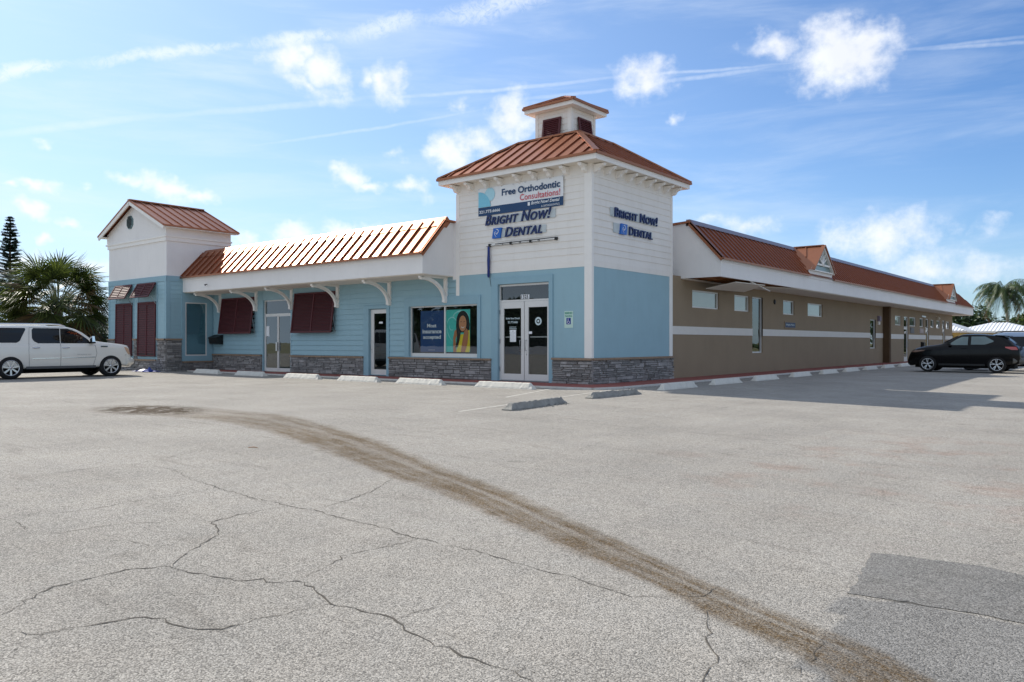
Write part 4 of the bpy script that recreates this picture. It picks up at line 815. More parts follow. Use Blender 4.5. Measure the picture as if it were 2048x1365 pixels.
# --- the gabled left tower
TX1 = -26.8; T = Fp(FY); TS = Sp(XT)
SH = [(-25.94, -24.26), (-23.68, -21.98)]
a = MB()
for x0, x1 in ((TX1, -26.02), (-24.18, -23.80), (-21.86, XT)): siding(a, T, x0, x1, 1.49, 4.07, row=.20)
for x0, x1 in ((-26.02, -24.18), (-23.80, -21.86)): siding(a, T, x0, x1, 3.2, 4.07, row=.20)
part('siding', a, M_BLUE)
a = MB(); siding(a, TS, FY, -1.56, 1.49, 4.07, row=.20); siding(a, TS, -1.56, .0, 3.2, 4.07, row=.20); part('siding', a, M_BLUE)
a = MB(); pbox(a, T, TX1-.01, 4.06, XT+.03, 4.30, -.01, .035); pbox(a, TS, FY, 4.06, .8, 4.30, -.01, .03); pbox(a, T, XT-.14, 1.49, XT+.028, 4.06, 0, .03); pbox(a, TS, FY-.001, 1.49, FY+.15, 4.06, 0, .028)
for x0, x1 in SH:
    pbox(a, T, x0-.08, .55, x0, 4.02, 0, .03); pbox(a, T, x1, .55, x1+.10, 4.02, 0, .03); pbox(a, T, x0, .55, x1, .66, 0, .032); pbox(a, T, x0, 3.98, x1, 4.05, 0, .025)
pbox(a, T, TX1-.005, 1.49, TX1+.12, 4.06, 0, .03)
part('trim_surround', a, M_BLUE_TRIM)
a = MB(); a.box(TX1, FY, -.1, XT, FY+.1, 4.3); a.box(XT-.1, FY+.1, -.1, XT, 0, 4.3); a.box(TX1, FY+.1, -.1, TX1+.1, .8, 6.5); part('wall', a, M_BLUE_TRIM)
a = MB(); a.box(TX1, FY, 4.3, XT, .8, 5.86); part('upper_wall', a, M_STUCCO)
a = MB(); a.box(TX1-.05, FY-.06, 5.86, XT+.06, .86, 6.03); a.box(TX1-.16, FY-.10, 6.03, XT+.10, .9, 6.10)
part('cornice', a, M_TRIM)
XA = (TX1+XT)/2
a = MB(); a.prism([(TX1-.12, FY-.05, 6.10), (XT+.06, FY-.05, 6.10), (XT+.06, FY-.05, 6.56), (XA, FY-.05, 7.86), (TX1-.12, FY-.05, 6.56)], (0, .8-FY+.1, 0)); part('gable_wall', a, M_STUCCO)
a = MB(); ov = .42; ez = 6.50; az_ = 7.93; y0_ = FY-.34; y1_ = 1.05
seam_roof(a, (XT+ov, y0_, ez), (XT+ov, y1_, ez), (XA, y0_, az_), (XA, y1_, az_), 8); seam_roof(a, (TX1-ov, y1_, ez), (TX1-ov, y0_, ez), (XA, y1_, az_), (XA, y0_, az_), 8)
a.bar((XA, y0_-.03, az_+.03), (XA, y1_+.03, az_+.03), .22, .05); a.bar((XT+ov+.01, y0_-.03, ez-.01), (XT+ov+.01, y1_+.03, ez-.01), .06, .07); a.bar((TX1-ov, y0_-.03, ez-.01), (TX1-ov, y1_, ez-.01), .06, .07)
for sx in (XT+ov, TX1-ov): a.bar((sx, y0_-.02, ez+.0), (XA, y0_-.02, az_+.0), .05, .05, (0, 0, 1))
part('gable_roof', a, M_ROOF)
a = MB()
for sx in (XT+ov-.02, TX1-ov+.02): a.bar((sx, y0_+.01, ez-.11), (XA, y0_+.01, az_-.11), .06, .16)
for sx in (XT, TX1): 
    s_ = 1 if sx == XT else -1; a.hexa([(sx, y0_, ez-.06), (sx+s_*ov, y0_, ez-.08), (sx+s_*ov, y1_, ez-.08), (sx, y1_, ez-.06), (sx, y0_, ez-.03), (sx+s_*ov, y0_, ez-.05), (sx+s_*ov, y1_, ez-.05), (sx, y1_, ez-.03)])
part('rake_board', a, M_TRIM)
a = MB(); n = 8; P = T; ring = []
for k in range(8): t = R(22.5+45*k); ring.append((-24.45+.33*math.cos(t), 6.98+.33*math.sin(t)))
a.prism([P(u, z, .05) for u, z in ring], (0, -.04, 0)); o = part('gable_vent', a, mat('vent_grey_blue', lin(96, 122, 124), .5))
b = MB()
for k in range(9): 
    z = 6.73+k*.06; hw = .24 if 2 <= k <= 6 else .17; b.quad(P(-24.45-hw, z, .095), P(-24.45+hw, z, .095), P(-24.45+hw, z+.035, .12), P(-24.45-hw, z+.035, .12))
b.build('slats', M_DARK, o)
def tower_skirt(P, u0, u1, z0, z1, seed): 
    a = MB(); stones(a, P, u0, u1, z0, z1, rnd=random.Random(seed)); pbox(a, P, u0, z0, u1, z1, .001, .022); return part('stone_skirt', a, M_STONE)
M_STONE_L = M_STONE
tower_skirt(T, TX1, -26.02, -.02, 1.42, 11); tower_skirt(T, -24.14, -23.78, .48, 1.42, 12); tower_skirt(T, -21.86, XT+.05, -.02, 1.42, 13); tower_skirt(T, -26.02, -21.86, -.02, .47, 14)
tower_skirt(TS, FY, -1.58, -.02, 1.42, 15); tower_skirt(TS, -1.58, 0, -.02, .40, 16)
a = MB(); 
for x0, x1, z in ((TX1, -26.02, 1.42), (-24.14, -23.78, 1.42), (-21.86, XT+.12, 1.42), (-26.02, -21.9, .475)): pbox(a, T, x0, z, x1, z+.07, 0, .12)
pbox(a, TS, FY-.12, 1.42, -1.58, 1.49, 0, .118); pbox(a, TS, -1.55, .40, .0, .46, 0, .115); part('stone_cap', a, M_CAP)
for x0, x1 in SH:
    shutter(x0, x1, 3.17, .68, .03, y=FY, louvre=.105, arms=False); shutter(x0-.02, x1+.02, 4.02, 3.36, .36, y=FY-.01, louvre=.095, arms=False)
    for u in (x1+.0,):
        a = MB(); a.bar((u+.02, FY-.05, 1.55), (u+.02, FY-.05, .72), .03, .02); part('stay_rod', a, M_STEEL); a = MB(); a.bar((u+.02, FY-.05, 3.05), (u+.02, FY-.30, 3.42), .03, .02); part('stay_rod', a, M_STEEL)
# tall window in the tower's side
surround(TS, -1.56, .47, -.10, 3.55, -1.40, .70, -.36, 3.14, d=.04)
o = frame(TS, -1.40, .70, -.36, 3.14, wl=.05, wb=.06, wt=.05, d0=0, d1=.036); pane(TS, -1.35, .76, -.41, 3.09, .015, o, M_GLASS_F)
# --- square corner tower: soffit, corbels, roof, cupola
ov = .45; EZ = 6.65
a = MB(); x0, x1, y0, y1 = TX0-ov, ov, -ov, TY1+ov
for (p0, p1) in (((x0, y0), (x1, y0+.05)), ((x0, y1-.05), (x1, y1)), ((x0, y0+.05), (x0+.05, y1-.05)), ((x1-.05, y0+.05), (x1, y1-.05))): a.box(p0[0], p0[1], EZ, p1[0], p1[1], EZ+.17)
part('tower_fascia', a, M_TRIM)
a = MB(); a.box(x0+.05, y0+.05, EZ+.005, x1-.05, y1-.05, EZ+.03); part('soffit', a, M_SOFFIT)
def corbel(P, u):
    a = MB(); pr = [(0, 6.40), (.10, 6.405), (.16, 6.44), (.19, 6.50), (.25, 6.54), (.34, 6.555), (.38, 6.625), (0, 6.625)]
    v0 = [P(u-.06, z, d+.02) for d, z in pr]; v1 = [P(u+.06, z, d+.02) for d, z in pr]; n = len(pr)
    a.add(v0+v1, [tuple(range(n)), tuple(range(n, 2*n))[::-1]]+[(i, (i+1) % n, (i+1) % n+n, i+n) for i in range(n)]); part('corbel', a, M_TRIM)
for u in (-5.42, -4.77, -4.07, -3.45, -2.70, -2.06, -1.46, -.86, -.18): corbel(F, u)
for u in (.14, .73, 1.37, 2.02, 2.60, 3.22, 3.83, 4.43, 5.0): corbel(S, u)
def hip(mb, x0, x1, y0, y1, z0, ins, z1, sp, rib=.045):
    bx0, bx1, by0, by1 = x0+ins, x1-ins, y0+ins, y1-ins
    lo = [(x0, y0), (x1, y0), (x1, y1), (x0, y1)]; hi_ = [(bx0, by0), (bx1, by0), (bx1, by1), (bx0, by1)]
    for i in range(4):
        a0 = Vector((*lo[i], z0)); a1 = Vector((*lo[(i+1) % 4], z0)); b0 = Vector((*hi_[i], z1)); b1 = Vector((*hi_[(i+1) % 4], z1))
        mb.quad(a0, a1, b1, b0); L = (a1-a0).length; d = (a1-a0).normalized(); up = b0-a0-d*ins; nr = d.cross(up).normalized()
        if nr.z < 0: nr = -nr
        n = int(L/sp)
        for k in range(1, n):
            s = k*L/n; t = min(1, min(s, L-s)/ins) if ins else 1; p = a0+d*s; q = p+up*t; mb.bar(p+nr*rib/2, q+nr*rib/2, .035, rib, nr)
        hv = (b0-a0).normalized(); mb.bar(a0+Vector((0, 0, .03)), b0+Vector((0, 0, .03)), .17, .05)
        mb.bar(b0+Vector((0, 0, .02)), b1+Vector((0, 0, .02)), .12, .06); mb.bar(a0-d*.02+Vector((0, 0, -.01)), a1+d*.02+Vector((0, 0, -.01)), .07, .07)
    mb.quad(*[(x, y, z1) for x, y in hi_])
a = MB(); hip(a, x0-.03, x1+.03, y0-.03, y1+.03, EZ+.20, 1.98, 8.15, .47); part('tower_roof', a, M_ROOF)
cx0, cy0, cx1, cy1 = -3.45, 1.80, -2.0, 3.25; CT = 9.12
a = MB(); fc = Fp(cy0); sc_ = Sp(cx1); siding(a, fc, cx0, cx1, 8.0, CT, row=.2); siding(a, sc_, cy0, cy1, 8.0, CT, row=.2); a.box(cx0, cy0, 8.0, cx1, cy1, CT)
cup = part('cupola', a, M_CREAM)
for P_, u0_, u1_ in ((fc, cx1-.12, cx1), (fc, cx0-.02, cx0+.1), (sc_, cy0-.02, cy0+.12), (sc_, cy1-.1, cy1)):
    a = MB(); pbox(a, P_, u0_, 8.0, u1_, CT, 0, .025); a.build('corner_board', M_TRIM, cup)
a = MB(); o_ = .29
for (p0, p1) in (((cx0-o_, cy0-o_), (cx1+o_, cy0-o_+.04)), ((cx0-o_, cy1+o_-.04), (cx1+o_, cy1+o_)), ((cx0-o_, cy0-o_+.04), (cx0-o_+.04, cy1+o_-.04)), ((cx1+o_-.04, cy0-o_+.04), (cx1+o_, cy1+o_-.04))): a.box(p0[0], p0[1], CT, p1[0], p1[1], CT+.14)
a.box(cx0-o_+.04, cy0-o_+.04, CT+.005, cx1+o_-.04, cy1+o_-.04, CT+.03); a.build('eaves', M_TRIM, cup)
a = MB(); hip(a, cx0-o_-.03, cx1+o_+.03, cy0-o_-.03, cy1+o_+.03, CT+.17, .95, 9.72, .38, .04); a.build('cupola_roof', M_ROOF, cup)
def cup_shutter(P, u0, u1, z0, z1, dout):
    a = MB(); b = MB()
    pf = lambda u, s, h: P(u, z1-s, .03+h+dout*s/(z1-z0)); L = z1-z0
    def slab(q0, q1, s0, s1): a.hexa([pf(q0, s0, 0), pf(q1, s0, 0), pf(q1, s1, 0), pf(q0, s1, 0), pf(q0, s0, .05), pf(q1, s0, .05), pf(q1, s1, .05), pf(q0, s1, .05)])
    slab(u0, u0+.07, 0, L); slab(u1-.07, u1, 0, L); slab(u0+.07, u1-.07, 0, .07); slab(u0+.07, u1-.07, L-.07, L); a.quad(pf(u0+.07, .07, .002), pf(u1-.07, .07, .002), pf(u1-.07, L-.07, .002), pf(u0+.07, L-.07, .002))
    s = .07
    while s < L-.08: b.quad(pf(u0+.07, s, .008), pf(u1-.07, s, .008), pf(u1-.07, s+.06, .045), pf(u0+.07, s+.06, .045)); b.quad(pf(u0+.07, s+.06, .045), pf(u1-.07, s+.06, .045), pf(u1-.07, s+.065, .008), pf(u0+.07, s+.065, .008)); s += .065
    o = a.build('shutter', M_MAROON, cup); b.build('louvres', M_MAROON, o) if False else b.build('louvres', M_MAROON, cup)
cup_shutter(fc, -3.10, -2.36, 8.15, 8.86, .10); cup_shutter(sc_, 2.14, 2.90, 8.15, 8.86, .10)
# --- banner on the tower
bo = thing('hanging_banner', 'white and navy Free Orthodontic Consultations banner hung on the tower above the letters', 'banner', (-2.7, 0, 5.5))
M_BNAVY = mat('banner_navy', lin(24, 66, 108), .55, var=.04)
def bq(u0, z0, u1, z1, d, m, nm):
    a = MB(); n = 16; vs = []
    for j in range(2):
        for i in range(n+1):
            u = u0+(u1-u0)*i/n; vs.append(F(u, (z0, z1)[j], d+.008*math.sin(u*5.1)+.006*math.sin(u*11)))
    a.add(vs, [(i, i+1, n+1+i+1, n+1+i) for i in range(n)], True); return a.build(nm, m, bo)
bq(-4.45, 5.50, -.985, 6.41, .045, M_WHITE, 'sheet'); bq(-4.45, 5.50, -.985, 5.78, .048, M_BNAVY, 'navy_strip')
def clipped(cu, cz, r, lo_u, lo_z, hi_z):
    return [(max(cu+r*math.cos(2*math.pi*k/36), lo_u), min(max(cz+r*math.sin(2*math.pi*k/36), lo_z), hi_z)) for k in range(36)]
a = MB(); a.poly([F(u, z, .060) for u, z in clipped(-3.95, 6.18, .22, -4.45, 5.79, 6.40)]); a.build('pale_circle', mat('banner_sky', lin(176, 222, 236), .5, var=.02), bo)
a = MB(); a.poly([F(u, z, .062) for u, z in clipped(-4.45, 5.76, .54, -4.445, 5.785, 6.38)]); a.build('blue_circle', mat('banner_cyan', lin(128, 202, 226), .5, var=.02), bo)
a = MB(); put_text(a, F, 'Free Orthodontic', -3.43, 6.07, -1.10, 6.29, .066, bold=.025); put_text(a, F, 'x', -3.3, 5.0, -3.2, 5.05, -.5) if False else None; a.build('heading', M_BNAVY, bo)
a = MB(); put_text(a, F, 'Consultations!', -2.68, 5.83, -1.10, 6.03, .066, bold=.005); a.build('subheading', mat('banner_red', lin(206, 66, 84), .5), bo)
a = MB(); put_text(a, F, '321.773.6666', -4.40, 5.58, -3.50, 5.68, .066, bold=.02); put_text(a, F, 'Bright Now! Dental', -2.22, 5.62, -1.12, 5.75, .066, bold=.02, shear=.2); put_text(a, F, '& ORTHODONTICS', -1.82, 5.53, -1.12, 5.59, .066)
pbox(a, F, -2.36, 5.63, -2.27, 5.74, .064, .066); a.build('small_print', M_WHITE, bo)
a = MB()
for i in range(8): u = -4.42+i*.487; pbox(a, F, u-.015, 6.375, u+.015, 6.405, .06, .068)
a.build('grommets', M_STEEL, bo)
# --- channel letter signs
M_GHOST = mat('faded_letter_residue', lin(196, 204, 206), .6, var=.10, vscale=9, dirt=.25, dcol=lin(150, 150, 120))  # faded residue left behind the letters
def emblem(P, u0, z0, u1, z1, so, d):
    a = MB(); s_ = .03; a.prism([P(u0-s_, z0, .02), P(u1-s_, z0, .02), P(u1+s_, z1, .02), P(u0+s_, z1, .02)], Vector(P(0, 0, d))-Vector(P(0, 0, .02))); o = a.build('emblem_box', M_ROYAL, so)
    b = MB(); cu, cz = (u0+u1)/2, (z0+z1)/2; h = (z1-z0)
    def stroke(pts, wd):
        L = len(pts); vs = []
        for i, (p, q) in enumerate(pts):
            a_ = pts[max(i-1, 0)]; b_ = pts[min(i+1, L-1)]; dx, dy = b_[0]-a_[0], b_[1]-a_[1]; l = math.hypot(dx, dy) or 1; ww = wd*(.35+.65*math.sin(math.pi*(i+.5)/L))
            for sg in (-1, 1): vs.append(P(cu+(p-dy/l*ww*sg)*h, cz+(q+dx/l*ww*sg)*h, d+.005))
        b.add(vs, [(2*i, 2*i+1, 2*i+3, 2*i+2) for i in range(L-1)])
    stroke([(.02+.22*math.cos(t), .16+.20*math.sin(t)) for t in [R(q) for q in range(120, -70, -15)]]+[(.05, -.12), (-.02, -.16)], .035)
    stroke([(-.06+.20*math.cos(t), -.02+.20*math.sin(t)) for t in [R(q) for q in range(95, 240, 15)]]+[(-.10, -.30), (-.04, -.38)], .032)
    stroke([(.0+.09*math.cos(t), .02+.09*math.sin(t)) for t in [R(q) for q in range(150, 420, 20)]], .028)
    b.build('heart_tooth_mark', M_WHITE, o)
def letters(P, so, txt, u0, z0, u1, z1, shear, sm=.78, d=.085):
    vs, fs = text_mesh(txt, u1-u0, z1-z0, d-.035, bold=.012, shear=shear, small=sm, space=1.10)
    par = list(range(len(vs)))
    def find(i):
        while par[i] != i: par[i] = par[par[i]]; i = par[i]
        return i
    for f in fs:
        for q in f[1:]: par[find(q)] = find(f[0])
    comp = {}
    for f in fs: comp.setdefault(find(f[0]), []).append(f)
    for fl_ in comp.values():        # one mesh per letter
        ids = sorted({q for f in fl_ for q in f}); mp = {q: i for i, q in enumerate(ids)}
        MB().add([P(u0+vs[q][0], z0+vs[q][1], .035+vs[q][2]) for q in ids], [tuple(mp[q] for q in f) for f in fl_]).build('letter', M_NAVY, so)
so = thing('channel_letter_sign', 'blue Bright Now! Dental letters with square emblem on the tower front under the banner', 'sign', (-2.7, 0, 4.7))
letters(F, so, 'Bright Now!', -4.14, 5.16, -1.45, 5.50, .30); letters(F, so, 'Dental', -3.30, 4.72, -1.80, 5.03, .30, .85); emblem(F, -3.80, 4.71, -3.46, 5.04, so, .09)
a = MB(); pbox(a, F, -4.02, 5.17, -1.30, 5.44, .018, .034); pbox(a, F, -3.78, 4.73, -3.32, 5.0, .018, .033); pbox(a, F, -3.28, 4.74, -1.66, 4.98, .018, .034); a.build('backing_strip', M_GHOST, so)
so = thing('channel_letter_sign', 'blue Bright Now! Dental letters and emblem on the side of the tower', 'sign', (0, 2.6, 4.7))
letters(S, so, 'Bright Now!', 1.21, 5.20, 3.90, 5.50, .05); letters(S, so, 'Dental', 2.07, 4.72, 3.56, 4.99, .05, .85); emblem(S, 1.54, 4.70, 1.90, 5.03, so, .09)
a = MB(); pbox(a, S, 1.0, 5.20, 3.95, 5.48, .018, .034); pbox(a, S, 1.18, 4.72, 2.0, 5.02, .018, .034); pbox(a, S, 2.02, 4.74, 3.60, 4.98, .018, .033); pbox(a, S, 1.06, 5.205, 1.10, 5.25, .05, .1); a.build('backing_strip', M_GHOST, so)
# --- rail with a rolled blue banner hanging
ro = thing('banner_rail', 'thin white rail under the front letters with rolled dark blue banner at its left end', 'rail', (-2.6, 0, 4.5))
a = MB(); a.bar((-4.15, -.05, 4.50), (-1.22, -.05, 4.50), .03, .035); a.build('rail_tube', M_TRIM, ro)
a = MB(); a.bar((-3.7, -.075, 4.525), (-1.26, -.075, 4.545), .012, .022); a.bar((-4.1, -.07, 4.478), (-1.26, -.07, 4.478), .012, .010); a.build('cable', M_BLACK, ro)
a = MB()
for u in (-3.95, -3.05, -2.25, -1.26): a.box(u-.04, -.09, 4.46, u+.04, -.02, 4.55)
for u in (-3.4, -2.7, -2.65, -1.95, -1.9): a.box(u-.008, -.075, 4.475, u+.008, -.02, 4.53)
a.build('clamp', M_BLACK, ro)
a = MB(); a.tube([(-3.98, -.08, 4.46), (-3.98, -.085, 4.0), (-3.985, -.08, 3.5), (-3.98, -.08, 3.45)], [.04, .05, .045, .03], 8); a.build('rolled_banner', mat('blue_vinyl', lin(16, 44, 120), .35), ro)
a = MB(); a.tube([(-3.95, -.06, 3.47), (-3.93, -.05, 3.3), (-3.90, -.05, 3.15)], .008, 5); a.build('cord', M_BLACK, ro)
# --- small wall fixtures on the side wing
so = thing('wall_sign', 'small dark blue wall sign with white words above the white band', 'sign', (0, 16.5, 1.95))
so['label'] = 'small dark blue wall sign with white words above the white band'
a = MB(); pbox(a, S, 15.80, 1.96, 17.25, 2.27, .0, .03); a.build('frame', M_TAUPE, so); a = MB(); pbox(a, S, 15.88, 2.0, 17.17, 2.23, .028, .036); a.build('face', mat('slate_blue_face', lin(44, 62, 96), .5), so)
a = MB(); put_text(a, S, 'Bright Now', 16.0, 2.07, 17.05, 2.17, .039, bold=.01); a.build('lettering', M_TEALW, so)
def fixture(name, label, cat, P, u, z, w_, h_, dep, m):
    a = MB(); pbox(a, P, u-w_/2, z-h_/2, u+w_/2, z+h_/2, 0, dep*.6); pbox(a, P, u-w_*.4, z-h_*.4, u+w_*.4, z+h_*.4, dep*.55, dep); tag(a.build(name, m), label, cat)
a = MB(); a.lathe([(0, .0), (.11, .0), (.11, .03), (.07, .05), (0, .05)], (0, 14.62, 3.11), 'x', 14); tag(a.build('wall_vent', M_BLACK), 'small round black hole vent high on the taupe wall', 'vent')
fixture('utility_box', 'small mauve utility box beside the second narrow tall window', 'box', S, 31.75, 2.78, .55, .32, .12, mat('mauve_grey', lin(130, 118, 134), .6))
fixture('utility_box', 'small cream switch box below the mauve box on the taupe wall', 'box', S, 31.72, 2.50, .3, .2, .08, M_CREAM)
fixture('notice_plate', 'grey framed notice plate on the far wall beside the first side door', 'sign', S2, 39.3, 2.15, 1.1, .4, .04, mat('plate_grey', lin(110, 110, 112), .6))
fixture('notice_plate', 'pale pinkish notice plate on the far wall between the side doors', 'sign', S2, 42.1, 2.15, 1.2, .34, .04, mat('plate_pale', lin(176, 160, 156), .6))
fixture('wall_box', 'black box on the lower taupe wall between the side doors', 'box', S2, 42.2, 1.15, .6, .42, .2, M_BLACK)
a = MB(); a.lathe([(0, 0), (.07, 0), (.07, .03), (0, .03)], S2(42.2, 3.2, 0), 'x', 12); a.bar(S2(42.2, 3.2, 0), S2(42.5, 3.15, .18), .1, .1); tag(a.build('floodlight', M_STEEL), 'grey twin floodlight high on the far taupe wall', 'light')
a = MB(); a.lathe([(.02, .12), (.05, .10), (.10, .05), (.12, 0), (.10, -.06), (.05, -.10), (0, -.12)], S2(47.0, 3.15, .18), 'z', 12); a.bar(S2(47, 3.3, 0), S2(47, 3.28, .2), .04, .04); tag(a.build('globe_light', mat('frosted_globe', lin(222, 214, 196), .4)), 'round white globe lamp high on the far taupe wall', 'light')
for dx in (-15.2, ): 
    a = MB(); a.tube([(-18.95, YF-.03, 3.85), (-19.02, YF-.12, 3.83), (-18.80, YF-.2, 3.78)], .02, 6); tag(a.build('dark_hook', M_BLACK), 'small black bent hook on the white canopy face', 'hook')
# ------------------------------------------------------------------ wheel stops
def stop_mesh(seed, rough=.006, L=1.95):
    r = random.Random(seed); n = 26; prof = [(-.115, 0), (-.105, .035), (-.05, .125), (-.03, .135), (.03, .135), (.05, .125), (.105, .035), (.115, 0)]
    vs = []; fs = []; m = len(prof)
    for i in range(n+1):
        x = -L/2+L*i/n; e = min(i, n-i); k = 1.0
        sl = [0, 1][1 if 0 < i < n else 0]
        for j, (y, z) in enumerate(prof):
            zz = z*(.55 if e == 0 else 1); chip = 0
            if rough > .008 and 2 <= j <= 5 and r.random() < .35: chip = r.uniform(0, rough*2.2)
            vs.append((x+r.gauss(0, rough*.4)-(.05 if (i == 0 and z < .1) else 0)+(.05 if (i == n and z < .1) else 0), y*1.0+r.gauss(0, rough*.45), max(0, zz+(r.gauss(0, rough*.45) if z > 0 else 0)-chip)))
    for i in range(n):
        for j in range(m-1): fs.append((i*m+j, i*m+j+1, (i+1)*m+j+1, (i+1)*m+j))
        fs.append((i*m+m-1, i*m, (i+1)*m, (i+1)*m+m-1))
    fs.append(tuple(range(m))); fs.append(tuple(range(n*m, n*m+m))[::-1])
    return MB().add(vs, fs)
front = [(-18.1, -2.0, -.03), (-14.6, -2.15, -.02), (-10.95, -2.35, .0), (-7.75, -2.4, .0), (-4.85, -2.35, .0), (-1.45, -2.3, .02)]
fl = ['white concrete wheel stop nearest the gabled tower and the inner corner', 'white wheel stop with a dark scuff before the frosted double door', 'clean white wheel stop before the wide maroon shutter right of the frosted door', 'white wheel stop before the narrow single glass door',
      'white wheel stop before the wide poster window', 'white wheel stop before the main glass entrance']
sides = [(3.0, -6.62, R(97), 'broken grey weathered wheel stop nearest the camera, chipped and gritty along its foot'), (2.62, -2.95, R(90.5), 'weathered grey wheel stop second nearest the camera beside the painted line'),
         (2.42, .8, R(89), 'long pale wheel stop at the edge of the building shadow beside the tower corner'), (2.36, 4.2, R(89), 'wheel stop in the shade beside the start of the taupe wall'), (2.38, 7.45, R(89), 'wheel stop in the shade before the leftmost high window of the taupe wall'),
         (2.36, 11.1, R(90), 'wheel stop in the shade before the tall narrow window'), (2.34, 14.6, R(90), 'wheel stop in the shade before the small blue wall sign'), (2.34, 17.8, R(90), 'wheel stop in the shade before the fourth high window of the taupe wall'),
         (2.36, 20.9, R(90), 'wheel stop in the shade, second short of the second narrow tall window'), (2.36, 24.2, R(90), 'wheel stop in the shade, third from the nose of the black hatchback'), (2.36, 27.6, R(90), 'wheel stop in the shade, second from the nose of the black hatchback'), (2.36, 30.8, R(90), 'wheel stop touching the nose of the black hatchback in the picture')]
for i, (x, y, rz) in enumerate(front):
    o = stop_mesh(i, .005, 1.95 if i < 5 else 2.0).build('wheel_stop', M_STOP, None); o.location = (x, y, gz(x, y)); o.rotation_euler.z = rz; o.scale.z = 1.3
    tag(o, fl[i], 'wheel stop', 'concrete wheel stops round the building')
for i, (x, y, rz, lb) in enumerate(sides):
    o = stop_mesh(20+i, .013 if i < 2 else .006, 2.2 if i < 2 else 1.9).build('wheel_stop', M_STOP_OLD if i < 2 else M_STOP, None); o.location = (x, y, gz(x, y)); o.rotation_euler.z = rz; o.scale.z = 1.05 if i < 2 else 1.3
    tag(o, lb, 'wheel stop', 'concrete wheel stops round the building')
a = MB(); r = random.Random(9)
for _ in range(160):
    x = 3.13+r.gauss(0, .07); y = -6.6+r.uniform(-1.05, 1.05); x -= (y+6.6)*.12; s = r.uniform(.006, .02); z = gz(x, y)
    a.box(x-s, y-s, z, x+s, y+s*.7, z+s*.8)
tag(a.build('concrete_rubble', M_STOP_OLD), 'crumbs of broken concrete along the nearest wheel stop', 'rubble', kind='stuff')
# twigs on the lot
def twig(x, y, l, rz, lb):
    a = MB(); z = gz(x, y)+.006; c, s = math.cos(rz), math.sin(rz); a.tube([(x-l*c, y-l*s, z), (x, y+.01, z+.008), (x+l*c, y+l*s, z)], [.004, .006, .003], 5)
    tag(a.build('twig', M_WOOD), lb, 'twig')
twig(4.05, -13.9, .07, .4, 'small brown twig lying among the cracks left of the oily track'); 

# ------------------------------------------------------------------ vehicles
def interp(keys, x):
    xs = [k[0] for k in keys]; return [float(np.interp(x, xs, [k[i] for k in keys])) for i in range(1, len(keys[0]))]
def smooth_keys(keys, n=90):   # Catmull-Rom style monotone resample
    K = np.array(keys, float); xs = np.linspace(K[0, 0], K[-1, 0], n); out = [xs]
    for c in range(1, K.shape[1]):
        y = K[:, c]; x = K[:, 0]; d = np.diff(y)/np.diff(x); m = np.zeros(len(x)); m[0] = d[0]; m[-1] = d[-1]
        for i in range(1, len(x)-1): m[i] = 0 if d[i-1]*d[i] <= 0 else 2*d[i-1]*d[i]/(d[i-1]+d[i])
        i = np.clip(np.searchsorted(x, xs)-1, 0, len(x)-2); h = (x[i+1]-x[i]); t = (xs-x[i])/h
        out.append((2*t**3-3*t**2+1)*y[i]+(t**3-2*t**2+t)*h*m[i]+(-2*t**3+3*t**2)*y[i+1]+(t**3-t**2)*h*m[i+1])
    return np.array(out).T
